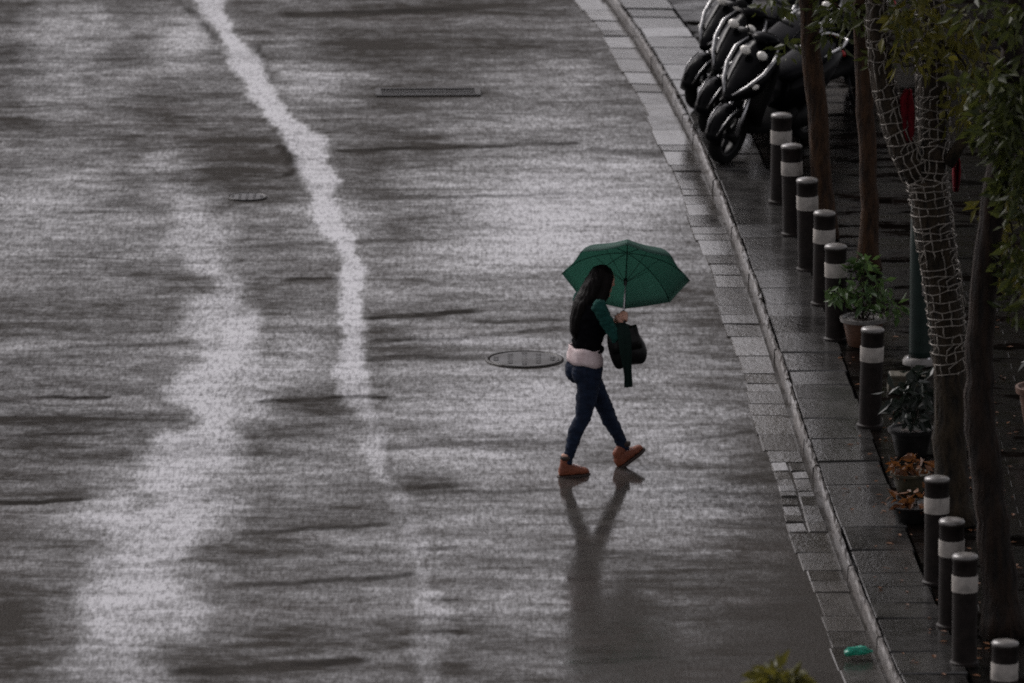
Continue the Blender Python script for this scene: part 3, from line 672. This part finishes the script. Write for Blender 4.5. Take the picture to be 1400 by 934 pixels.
def pot(name, px, py, r, hgt, potm, plantm, label, clumps, n, L=(.06, .12), stems=8, rimm=None, ph=.4):
    c = g(px, py, PAV); e = empty(name, c, 0, label, 'potted plant')
    mb = MB(); mb.lathe([(r * .68, 0), (r * .72, .01), (r * .95, hgt * .86)], n=22); mb.build('pot', potm, e, angle=50)
    mb = MB(); mb.lathe([(r * .97, hgt * .86), (r * 1.08, hgt * .87), (r * 1.1, hgt), (r * 1.0, hgt * 1.005), (r * .95, hgt * .93)], n=22); mb.build('rim', rimm or potm, e, angle=40)
    mb = MB(); mb.lathe([(r * .93, hgt * .9), (r * .5, hgt * .93), (.01, hgt * .94)], n=18); mb.build('soil', M['soil'], e)
    st = MB(); lf = MB()
    for (dx, dy, dz, cr_) in clumps:
        limb(st, (dx * .1, dy * .1, hgt * .9), (dx, dy, hgt + dz), .008, .004, 0, .012, 5)
        leaf_clump(lf, (dx, dy, hgt + dz), cr_, n, L, .35, .45)
    st.build('stems', M['barkB'], e); lf.build('foliage', plantm, e, smooth=False)
pot('potted_plant', 1180, 472, .165, .22, M['terracotta'], M['leafg'], 'green leafy shrub in a pale rimmed terracotta pot behind a bollard', [(-.02, 0, .32, .14), (-.2, -.03, .2, .1), (.12, .05, .22, .13), (.02, -.1, .15, .13), (-.1, .1, .18, .13), (.2, 0, .08, .11), (0, .05, .42, .07)], 34, rimm=M['whitepaint'])
pot('potted_plant', 1246, 622, .16, .2, M['potdark'], M['leafd'], 'blackish leaved plant in a dark pot left of the lit tree trunk', [(-.07, 0, .22, .14), (.08, 0, .25, .15), (0, -.08, .12, .12), (.02, .1, .35, .1)], 34, (.08, .16))
pot('potted_plant', 1244, 672, .13, .14, M['stonepot'], M['leafo'], 'low plant with orange brown leaves between the dark pots', [(-.05, 0, .06, .1), (.06, 0, .08, .1), (0, -.06, .05, .09)], 20)
pot('potted_plant', 1246, 712, .16, .12, M['potdark'], M['leafo'], 'low black bowl of rusty leaves nearest bollard row end', [(-.06, 0, .03, .09), (.06, 0, .04, .1), (0, -.07, .02, .08)], 18)
pot('potted_plant', 1428, 590, .2, .34, M['terracotta'], M['leafd'], 'large terracotta pot cut by the right picture edge', [(0, 0, .2, .16), (.1, .05, .12, .14)], 20)
# mossy stone block under the green post's right
c = g(1240, 535, PAV)
mb = MB(); mb.box((0, 0, .07), (.3, .2, .14), taper=.92); o = mb.build('stone_block', M['stonepot'], smooth=False, bevel=.015); o.location = c
tag(o, 'low mossy stone block in front of the green post', 'stone block')
# fallen leaves
fb = MB()
for _ in range(260):
    px, py = random.uniform(1150, 1390), random.uniform(420, 934)
    p = g(px, py, PAV)
    if p.x < Kf(p.y) + .15: continue
    l = random.uniform(.03, .07); a = random.uniform(0, 6.3); leaf(fb, p + V((0, 0, .004)), V((math.cos(a), math.sin(a), random.uniform(0, .2))), l, l * .5, V((0, 0, 1)))
o = fb.build('fallen_leaves', M['leafo'], smooth=False); tag(o, 'scattered fallen leaves lying on the dark pavement', 'leaves', None, 'stuff')

# ------------------------------------------------------------------ scooters
def sect(c, wx, wz, n=14, p=2.6, tiltx=0):
    """rounded cross-section across the scooter (y by z)"""
    r_ = []
    for k in range(n):
        a = k / n * math.tau; ca, sa = math.cos(a), math.sin(a)
        yv = wx * math.copysign(abs(ca) ** (2 / p), ca); zv = wz * math.copysign(abs(sa) ** (2 / p), sa)
        r_.append(V(c) + V((-zv * tiltx, yv, zv)))
    return r_
def make_scooter():
    e = empty('parked_scooter', (0, 0, 0))
    mb = MB()                                  # beaked nose and leg shield
    mb.rings([sect((.80, 0, .60), .035, .03), sect((.74, 0, .63), .09, .06), sect((.64, 0, .68), .15, .10, tiltx=.3), sect((.52, 0, .76), .2, .17, tiltx=.5), sect((.42, 0, .86), .2, .16, tiltx=.6), sect((.34, 0, .95), .14, .1, tiltx=.4), sect((.29, 0, 1.0), .06, .04)])
    mb.build('front_fairing', M['paint_black'], e)
    mb = MB(); rs = []
    for x, z, ww in ((.44, .34, .17), (.46, .5, .2), (.43, .66, .22), (.36, .82, .21), (.3, .95, .15)):
        rs.append([V((x - .05 * (1 - abs(t_)), t_ * ww, z)) for t_ in np.linspace(-1, 1, 9)] + [V((x + .03 - .05 * (1 - abs(t_)), t_ * ww, z)) for t_ in np.linspace(1, -1, 9)])
    mb.rings(rs); mb.build('leg_shield', M['plastic_black'], e)
    for s_ in (-1, 1):
        mb = MB(); mb.tube([(.79, .04 * s_, .635), (.70, .12 * s_, .72), (.58, .185 * s_, .83), (.46, .2 * s_, .95), (.36, .15 * s_, 1.03)], [.008, .016, .019, .017, .01], 8); mb.build('trim', M['chrome'], e)
        mb = MB(); mb.ell((.49, .085 * s_, .955), (.035, .05, .045), 12, 8, rotm=Matrix.Rotation(.6, 3, 'Y')); mb.build('headlight', M['lens'], e)
        mb = MB(); mb.ell((.63, .16 * s_, .72), (.05, .018, .022), 10, 7); mb.build('indicator', M['lens'], e)
        mb = MB(); mb.tube([(.28, .2 * s_, 1.06), (.3, .26 * s_, 1.17), (.29, .3 * s_, 1.23)], .007, 6); mb.ell((.28, .32 * s_, 1.26), (.018, .06, .04), 12, 8); mb.build('mirror', M['darksteel'], e)
        mb = MB(); mb.tube([(.66, .075 * s_, .26), (.6, .075 * s_, .45), (.53, .06 * s_, .62)], .022, 8); mb.build('fork', M['steel'], e)
    mb = MB(); mb.tube([(.2, -.33, 1.02), (.25, -.2, 1.05), (.3, 0, 1.02), (.25, .2, 1.05), (.2, .33, 1.02)], .014, 8); hb = mb.build('handlebar', M['darksteel'], e)
    for s_ in (-1, 1):
        mb = MB(); mb.tube([(.235, .23 * s_, 1.045), (.2, .34 * s_, 1.02)], .021, 8); mb.build('grip', M['blackgrip'], hb)
    mb = MB(); mb.ell((.33, 0, 1.06), (.1, .13, .05), 14, 8); mb.build('dashboard', M['paint_black'], e)
    for x, rr in ((.66, .25), (-.62, .25)):
        mb = MB(); n = 28
        rs = [[V((x + (rr - d) * math.cos(k / n * math.tau), yy_, .25 + (rr - d) * math.sin(k / n * math.tau))) for k in range(n)] for yy_, d in ((-.045, .07), (-.055, .03), (-.04, .005), (0, 0), (.04, .005), (.055, .03), (.045, .07))]
        mb.rings(rs, False); wh = mb.build('wheel', M['tyre'], e)
        mb = MB(); rs = [[V((x + r2 * math.cos(k / n * math.tau), yy_, .25 + r2 * math.sin(k / n * math.tau))) for k in range(n)] for yy_, r2 in ((-.04, .185), (-.04, .16), (.04, .16), (.04, .185))]
        mb.rings(rs, False)
        for k in range(5):
            a = k / 5 * math.tau; mb.tube([(x, 0, .25), (x + .17 * math.cos(a), 0, .25 + .17 * math.sin(a))], [.028, .018], 6)
        mb.tube([(x, -.07, .25), (x, .07, .25)], .035, 10); mb.build('rim', M['darksteel'], wh)
    mb = MB(); rs = []
    for a in np.linspace(R(-8), R(165), 12):
        rs.append([V((.66 + (.275 - .02 * abs(t_) ** 2) * math.cos(a), t_ * .085, .25 + (.275 - .02 * abs(t_) ** 2) * math.sin(a))) for t_ in np.linspace(-1, 1, 7)])
    mb.rings(rs, False, False); o = mb.build('front_fender', M['paint_black'], e); md = o.modifiers.new('t', 'SOLIDIFY'); md.thickness = .008
    mb = MB(); mb.tube([(.935, .05, .30), (.9, .075, .40), (.82, .082, .475), (.72, .085, .515)], .007, 6); mb.tube([(.935, -.05, .30), (.9, -.075, .40), (.82, -.082, .475), (.72, -.085, .515)], .007, 6); mb.build('fender_trim', M['chrome'], e)
    mb = MB(); mb.rings([sect((.44, 0, .3), .16, .06), sect((.2, 0, .28), .17, .06), sect((-.08, 0, .29), .17, .07), sect((-.2, 0, .36), .15, .14)]); mb.build('floorboard', M['plastic_black'], e)
    mb = MB(); mb.rings([sect((-.08, 0, .46), .1, .16), sect((-.2, 0, .5), .17, .2), sect((-.45, 0, .56), .18, .18), sect((-.7, 0, .64), .15, .13), sect((-.9, 0, .72), .09, .06), sect((-.98, 0, .75), .03, .02)]); mb.build('rear_body', M['paint_black'], e)
    mb = MB(); mb.rings([sect((.0, 0, .68), .06, .03), sect((-.06, 0, .70), .13, .06), sect((-.3, 0, .735), .15, .06), sect((-.42, 0, .77), .15, .065), sect((-.65, 0, .82), .13, .055), sect((-.8, 0, .83), .06, .03)]); mb.build('seat', M['seat'], e)
    mb = MB(); mb.ell((-.97, 0, .73), (.03, .08, .035), 12, 7); mb.build('tail_lamp', M['tail'], e)
    mb = MB(); mb.tube([(-.5, .13, .8), (-.75, .15, .86), (-.92, .1, .88), (-.95, 0, .88), (-.92, -.1, .88), (-.75, -.15, .86), (-.5, -.13, .8)], .012, 8); mb.build('grab_rail', M['steel'], e)
    mb = MB(); mb.tube([(-.2, -.14, .24), (-.45, -.17, .27), (-.8, -.18, .36)], [.03, .05, .045], 10); mb.build('exhaust', M['darksteel'], e)
    mb = MB(); mb.rings([sect((-.2, .02, .26), .1, .08), sect((-.45, .04, .26), .11, .1), sect((-.62, .06, .25), .08, .08)]); mb.build('engine', M['darksteel'], e)
    mb = MB(); mb.tube([(-.12, .14, .22), (-.1, .2, .1), (-.14, .24, .005)], .012, 6); mb.build('side_stand', M['darksteel'], e)
    return e
sc0 = make_scooter()
hd = R(237); fw = V((math.cos(hd), math.sin(hd), 0))
SC = [((988, 222), 0, 'black parked scooter with chrome edges, nearest of the row by the kerb'), ((973, 184), R(2), 'black parked scooter in the middle of the row by the kerb'), ((957, 150), R(-3), 'black parked scooter at the far kerb end of the row'),
      ((1078, 150), R(4), 'black parked scooter standing behind, next to the slim tree trunk')]
for i, ((px, py), dr, lb) in enumerate(SC):
    o = sc0 if i == 0 else copy_tree(sc0)
    p = g(px, py, PAV) ; f_ = V((math.cos(hd + dr), math.sin(hd + dr), 0)); p = p - f_ * .66
    o.location = (p.x, p.y, PAV - .002); o.rotation_euler = (R(-12), 0, hd + dr)
    tag(o, lb, 'scooter', 'scooters parked on the pavement')

# ------------------------------------------------------------------ the woman
TH = R(25); base = g(768, 652)
ppl = empty('person', base, TH, 'woman in black top and blue jeans walking under a green umbrella', 'person')
def L2W(p): return base + Matrix.Rotation(TH, 3, 'Z') @ V(p)
def W2L(p): return Matrix.Rotation(-TH, 3, 'Z') @ (V(p) - base)
grip = V((.467, -.05, 1.15))                            # right hand on the umbrella shaft (local)
ax_w = V((.06, .66, .745)).normalized(); ax = Matrix.Rotation(-TH, 3, 'Z') @ ax_w
hipL, hipR = V((.225, .135, .76)), V((.215, -.015, .76))
kneeL, kneeR = V((.41, .128, .445)), V((.165, -.01, .425)); ankL, ankR = V((.565, .124, .13)), V((.035, 0, .115))
shR, shL = V((.25, -.1, 1.255)), V((.25, .215, 1.255))
elR, wrR = V((.35, -.17, 1.02)), V((.44, -.075, 1.115)); elL, wrL = V((.36, .25, 1.02)), V((.46, .1, 1.09))
head = V((.345, .05, 1.405))

def hand(mb, wr, gc, axis, side):
    axis = axis.normalized(); e1 = (wr - gc); e1 = (e1 - axis * e1.dot(axis)).normalized(); e2 = axis.cross(e1) * side
    mb.tube([wr, gc + e1 * .045 + e2 * .012, gc + e1 * .026 + e2 * .02], [.024, .034, .03], 10, squash=.6, up=tuple(axis))
    for i in range(4):
        o_ = axis * ((i - 1.5) * .019); lf = (.0, .008, .006, -.006)[i]
        pts = [gc + o_ + (e1 * math.cos(a) + e2 * math.sin(a)) * (.027 + lf * .2) for a in np.linspace(.35, 4.3 + lf * 30, 9)]
        mb.tube(pts, [.0095, .0095, .009, .009, .0085, .0085, .008, .0075, .006], 7)
    pts = [gc + e1 * .04 - e2 * .012 + axis * .022, gc + e1 * .022 - e2 * .028 + axis * .032, gc - e1 * .002 - e2 * .029 + axis * .04, gc - e1 * .022 - e2 * .014 + axis * .043]
    mb.tube(pts, [.013, .011, .0095, .007], 7)

def leg(mb, hip, knee, ank, k=1.0, lo=0.0):
    calf = knee.lerp(ank, .32) + V((-.014, 0, .006))
    mb.tube([hip + V((0, 0, .05)), hip, hip.lerp(knee, .5) + V((.006, 0, 0)), knee, calf, knee.lerp(ank, .7), ank + V((0, 0, lo))],
            [.078 * k, .084 * k, .068 * k, .051 * k, .05 * k, .038 * k, .033 * k], 14)
def arm(mb, sh, el, wr, k=1.0, stop=1.0):
    mb.tube([sh + V((0, 0, .0)), sh.lerp(el, .5), el, el.lerp(wr, .4), el.lerp(wr, stop)], [.044 * k, .038 * k, .033 * k, .031 * k, .024 * k], 12)
cy = .058
def torso(mb, k=1.0, z0=.74, z1=1.3):
    prof = [(.74, .205, .098, .150), (.80, .205, .104, .158), (.88, .215, .092, .136), (.95, .225, .085, .122), (1.03, .235, .092, .130), (1.12, .25, .103, .142), (1.19, .255, .098, .152), (1.25, .257, .078, .150), (1.29, .262, .055, .085), (1.33, .27, .043, .05)]
    rs = []
    for z, x, rx, ry in prof:
        if z < z0 - 1e-6 or z > z1 + 1e-6: continue
        rs.append([V((x + rx * k * math.cos(t_) + (.02 if z > 1.0 and z < 1.2 and math.cos(t_) > .3 else 0) * abs(math.sin(t_)), cy + ry * k * math.sin(t_), z)) for t_ in np.linspace(0, math.tau, 20, endpoint=False)])
    mb.rings(rs)
def foot(mb, ank, pitch, k=1.0, top=.05, sole=False):
    """a foot or boot, heel under the ankle, toe forward, pitched about the heel"""
    heel = V((ank.x - .045, ank.y, 0)); mt = Matrix.Translation(V((0, 0, 0)))
    rot = Matrix.Rotation(-pitch, 3, 'Y'); o_ = V((ank.x - .035, ank.y, .004))
    def P_(x, y_, z): return o_ + rot @ V((x, y_, z))
    secs = [(-.022, .020, .03, .035), (.0, .032, .04, .045), (.05, .034, .045, .05), (.10, .038, .037, .037), (.15, .042, .030, .030), (.19, .036, .024, .024), (.215, .02, .017, .018)]
    if not sole:
        mb.rings([[P_(x, wy * k * math.cos(a), max(.006, zc + zh * k * math.sin(a))) for a in np.linspace(0, math.tau, 14, endpoint=False)] for x, wy, zc, zh in secs])
        shaft_top = ank + V((0, 0, top))
        mb.tube([P_(.02, 0, .04), P_(.025, 0, .09), shaft_top], [.038 * k, .036 * k, .038 * k], 12)
    else:
        mb.rings([[P_(x, wy * 1.12 * math.cos(a), -.006 + .011 * (1 if math.sin(a) > 0 else -1) * min(1, abs(math.sin(a)) * 3)) for a in np.linspace(0, math.tau, 14, endpoint=False)] for x, wy, zc, zh in [(-.03, .02, 0, 0)] + secs + [(.225, .012, 0, 0)]])
        mb.rings([[P_(x, wy * 1.05 * math.cos(a), -.012 + .012 * math.sin(a)) for a in np.linspace(0, math.tau, 12, endpoint=False)] for x, wy in ((-.028, .02), (-.01, .033), (.03, .033), (.045, .025))])

body = MB()
torso(body, .93); body.tube([V((.262, cy, 1.26)), V((.28, cy, 1.34)), V((.295, cy, 1.38))], [.052, .046, .045], 12)
hr = Matrix.Rotation(R(14), 3, 'Y') @ Matrix.Rotation(R(0), 3, 'Z')
def H(p): return head + hr @ V(p)
body.ell(H((0, 0, .015)), (.088, .07, .098), 18, 13, rotm=hr); body.ell(H((.028, 0, -.045)), (.058, .05, .066), 14, 10, rotm=hr)
body.tube([H((.082, 0, .02)), H((.099, 0, -.012)), H((.086, 0, -.02))], [.008, .013, .008], 8)                       # nose
body.ell(H((.074, 0, -.05)), (.016, .024, .007), 10, 6, rotm=hr); body.ell(H((.073, 0, -.06)), (.015, .021, .007), 10, 6, rotm=hr)   # lips
body.ell(H((.07, 0, -.092)), (.02, .022, .016), 10, 6, rotm=hr)                                                      # chin
for s_ in (-1, 1):
    body.ell(H((.068, .03 * s_, .008)), (.014, .017, .01), 10, 6, rotm=hr); body.tube([H((.074, .012 * s_, .026)), H((.08, .03 * s_, .03)), H((.066, .05 * s_, .024))], .006, 6)
    body.ell(H((-.005, .071 * s_, -.005)), (.02, .008, .032), 10, 7, rotm=hr)                                        # ears
arm(body, shR, elR, wrR, .9); arm(body, shL, elL, wrL, .9)
hand(body, wrR, grip, ax, 1); hand(body, wrL, V((.475, .045, 1.09)), V((.3, -.9, .1)), -1)
leg(body, hipL, kneeL, ankL, .9); leg(body, hipR, kneeR, ankR, .9)
foot(body, ankL, R(32), .9); foot(body, ankR, 0, .9)
fuse(body, 'body', M['skin'], ppl, .0065, 3)

jn = MB(); torso(jn, 1.0, .74, .88); leg(jn, hipL, kneeL, ankL, 1.17, -.01); leg(jn, hipR, kneeR, ankR, 1.17, -.02)
jn.ell((.17, .0, .755), (.085, .078, .10)); jn.ell((.17, .12, .755), (.085, .078, .10))
fuse(jn, 'jeans', M['jeans'], ppl, .009, 5, (.008, 18, (1, 1, 2.6)))
st = MB(); rs = []
for z, k in ((.93, 1.02), (.90, 1.06), (.87, 1.12), (.84, 1.15), (.81, 1.16)):
    rs.append([V((.212 + .098 * k * math.cos(t_) + .004 * math.sin(t_ * 9 + z * 60), cy + .148 * k * math.sin(t_), z - .012 * math.cos(t_) + .006 * math.sin(t_ * 5))) for t_ in np.linspace(0, math.tau, 48, endpoint=False)])
st.rings(rs, False); o = st.build('shirt_hem', M['shirt'], ppl); md = o.modifiers.new('t', 'SOLIDIFY'); md.thickness = .006
vs = MB(); torso(vs, 1.16, .90, 1.29); vs.ell((.235, cy, .915), (.112, .160, .05)); fuse(vs, 'vest', M['vest'], ppl, .011, 4, (.014, 13, (1, 1, 2.2)))
sw = MB(); sw.ell(shR, (.058, .05, .058)); sw.ell(shL, (.058, .05, .058)); arm(sw, shR, elR, wrR, 1.28, .86); arm(sw, shL, elL, wrL, 1.28, .86); fuse(sw, 'sleeves', M['sweater'], ppl, .009, 3, (.010, 22, (1, 1, 2)))
for ank, pit in ((ankL, R(32)), (ankR, 0)):
    mb = MB(); foot(mb, ank, pit, 1.05, .045 if pit else .03); o = fuse(mb, 'boot', M['boot'], ppl, .007, 3, (.003, 30, (1, 1, 2)))
    mb = MB(); foot(mb, ank, pit, 1.05, sole=True); mb.build('sole', M['sole'], o)
    mb = MB(); tp = ank + V((0, 0, .045 if pit else .03)); mb.tube([tp + V((0, 0, -.022)), tp + V((0, 0, -.004)), tp + V((0, 0, .008))], [.0415, .044, .040], 14); mb.build('cuff', M['sole'], o)
    mb = MB()
    for k in range(4):
        o_ = V((ank.x - .035, ank.y, .004)); rt = Matrix.Rotation(-pit, 3, 'Y'); xk, zk = .075 + k * .022, .092 - k * .0085
        mb.tube([o_ + rt @ V((xk, -.026, zk - .012)), o_ + rt @ V((xk + .004, 0, zk)), o_ + rt @ V((xk, .026, zk - .012))], .0032, 5)
    mb.build('laces', M['shirt'], o)
# hair: a cap over the skull and a long fall down the back
hm = MB(); hm.ell(H((-.015, 0, .028)), (.096, .083, .094), 18, 12, rotm=hr)
hm.tube([H((-.03, 0, .06)), H((-.06, 0, -.02)), V((.255, cy, 1.335)), V((.19, cy, 1.25)), V((.145, cy, 1.14)), V((.128, cy, 1.05)), V((.13, cy, 1.0))], [.05, .066, .07, .062, .048, .035, .012], 16, squash=1.45, up=(1, 0, 0))
for s_ in (-1, 1):
    hm.tube([H((.01, .055 * s_, .07)), H((.005, .078 * s_, .0)), H((-.005, .082 * s_, -.08)), V((.285, cy + .10 * s_, 1.26)), V((.265, cy + .125 * s_, 1.16))], [.034, .036, .038, .036, .01], 10)
fuse(hm, 'hair', M['hair'], ppl, .008, 3, (.008, 45, (1, 1, .12)))

# umbrella
gw = L2W(grip)
um = empty('umbrella', gw, 0, 'open dark green umbrella tilted away and held by the walking woman', 'umbrella')
HT, RU = .54, .465
e1 = V((1, 0, -.06)); e1 = (e1 - ax_w * e1.dot(ax_w)).normalized(); e2 = ax_w.cross(e1)
def U(r, a, z): return e1 * (r * math.cos(a)) + e2 * (r * math.sin(a)) + ax_w * z
depth = .205
def cz(r): return HT - depth * (1 - math.sqrt(max(0, 1 - (r / RU) ** 2 * .86))) / (1 - math.sqrt(.14))
PH = R(43)
mb = MB(); rs = []; NS = 8; sub = 6
for i in range(13):
    r = .006 + (RU - .006) * i / 12; ring = []
    for k in range(NS * sub):
        t_ = (k % sub) / sub; sec = math.cos(math.pi / NS) / math.cos((t_ - .5) * math.tau / NS)
        rr = r * (sec * (1 - .02 * math.sin(math.pi * t_) * (i / 12))); sink = .010 * math.sin(math.pi * t_) * (i / 12) ** 1.2
        ring.append(U(rr, PH + k / (NS * sub) * math.tau, cz(r) - sink))
    rs.append(ring)
mb.rings(rs, False); o = mb.build('canopy', M['canopy'], um); md = o.modifiers.new('t', 'SOLIDIFY'); md.thickness = .0015
o.data.set_sharp_from_angle(angle=R(12))
mb = MB(); mb.tube([U(0, 0, -.07), U(0, 0, HT + .01)], .0055, 8); mb.build('shaft', M['steel'], um)
mb = MB(); mb.tube([U(0, 0, -.13), U(0, 0, -.11), U(0, 0, -.03), U(0, 0, .05)], [.012, .017, .016, .013], 10); mb.build('handle', M['blackgrip'], um)
mb = MB(); mb.tube([U(0, 0, HT), U(0, 0, HT + .035)], [.008, .004], 8); mb.build('tip', M['blackgrip'], um)
mb = MB(); mb.tube([U(0, 0, HT - .27), U(0, 0, HT - .22)], .013, 10); mb.build('runner', M['blackgrip'], um)
for k in range(NS):
    a = PH + k / NS * math.tau
    mb = MB(); mb.tube([U(RU * math.cos(math.pi / NS) / math.cos(math.pi / NS) * t_, a, cz(RU * t_) - .006) for t_ in np.linspace(.03, 1.0, 9)], .0026, 5); rb = mb.build('rib', M['darksteel'], um)
    mb = MB(); mb.tube([U(.012, a, HT - .24), U(RU * .5, a, cz(RU * .5) - .01)], .0018, 5); mb.build('strut', M['darksteel'], rb)

# handbag hung on her forearm
bc = V((.475, -.15, .955)); bw = L2W(bc)
hb = empty('handbag', bw - V((0, 0, .14)), TH - R(20), 'slouchy black handbag hanging from the woman\'s forearm', 'handbag')
mb = MB(); rs = []
for z, lx, ly in ((.0, .085, .04), (.012, .118, .065), (.08, .14, .08), (.16, .13, .07), (.23, .112, .05), (.265, .10, .028), (.27, .09, .018)):
    rs.append([V((lx * math.copysign(abs(math.cos(a)) ** .55, math.cos(a)) + (.012 * math.sin(z * 20)), ly * math.copysign(abs(math.sin(a)) ** .7, math.sin(a)) + random.uniform(-.003, .003), z + .012 * math.sin(a * 3 + z * 9))) for a in np.linspace(0, math.tau, 24, endpoint=False)])
mb.rings(rs); o = mb.build('bag_body', M['bag'], hb); md = o.modifiers.new('s', 'SUBSURF'); md.levels = 1; md.render_levels = 2
mb = MB(); mb.rings([[V((t_, y_, z)) for t_ in np.linspace(-.11, .11, 8)] for y_, z in ((-.01, .28), (-.045, .265), (-.07, .22), (-.076, .16), (-.074, .12))], False, False); o = mb.build('flap', M['bag'], hb); md = o.modifiers.new('t', 'SOLIDIFY'); md.thickness = .006
mb = MB(); mb.box((0, -.08, .135), (.05, .01, .025)); mb.build('clasp', M['steel'], hb, bevel=.003)
mb = MB(); top_l = Matrix.Rotation(-(TH - R(20)), 3, 'Z') @ (L2W(elR.lerp(wrR, .62) + V((0, 0, .04))) - (bw - V((0, 0, .14))))
for s_ in (-1, 1):
    mb.tube([(-.085, .02 * s_, .26), V((-.085, .02 * s_, .27)).lerp(top_l, .5) + V((-.02, 0, .02)), top_l + V((0, .02 * s_, .0)), V((.085, .02 * s_, .27)).lerp(top_l, .5) + V((.02, 0, .02)), (.085, .02 * s_, .26)], .008, 8)
mb.build('strap', M['bag'], hb); hb.rotation_euler.y = R(-13)
# scarf draped over the forearm, its end below the bag
mb = MB(); rows = []
sp = [(.40, -.115, 1.125), (.405, -.20, 1.09), (.395, -.235, 1.0), (.395, -.25, .9), (.405, -.24, .82), (.42, -.225, .74), (.425, -.22, .665)]
for i, p in enumerate(sp):
    wd_ = (.10, .11, .1, .09, .07, .06, .075)[i]
    rows.append([L2W(V(p) + V((wd_ * (k / 8 - .5), .008 * math.sin(k * 1.7 + i), 0))) for k in range(9)])
mb.rings(rows, False, False); ct = L2W(sp[0])
o = mb.build('scarf', M['scarf'], off=ct); o.location = ct; md = o.modifiers.new('t', 'SOLIDIFY'); md.thickness = .008
md = o.modifiers.new('s', 'SUBSURF'); md.levels = 1; md.render_levels = 2
tag(o, 'dark green scarf hanging over the woman\'s arm beside her bag', 'scarf')
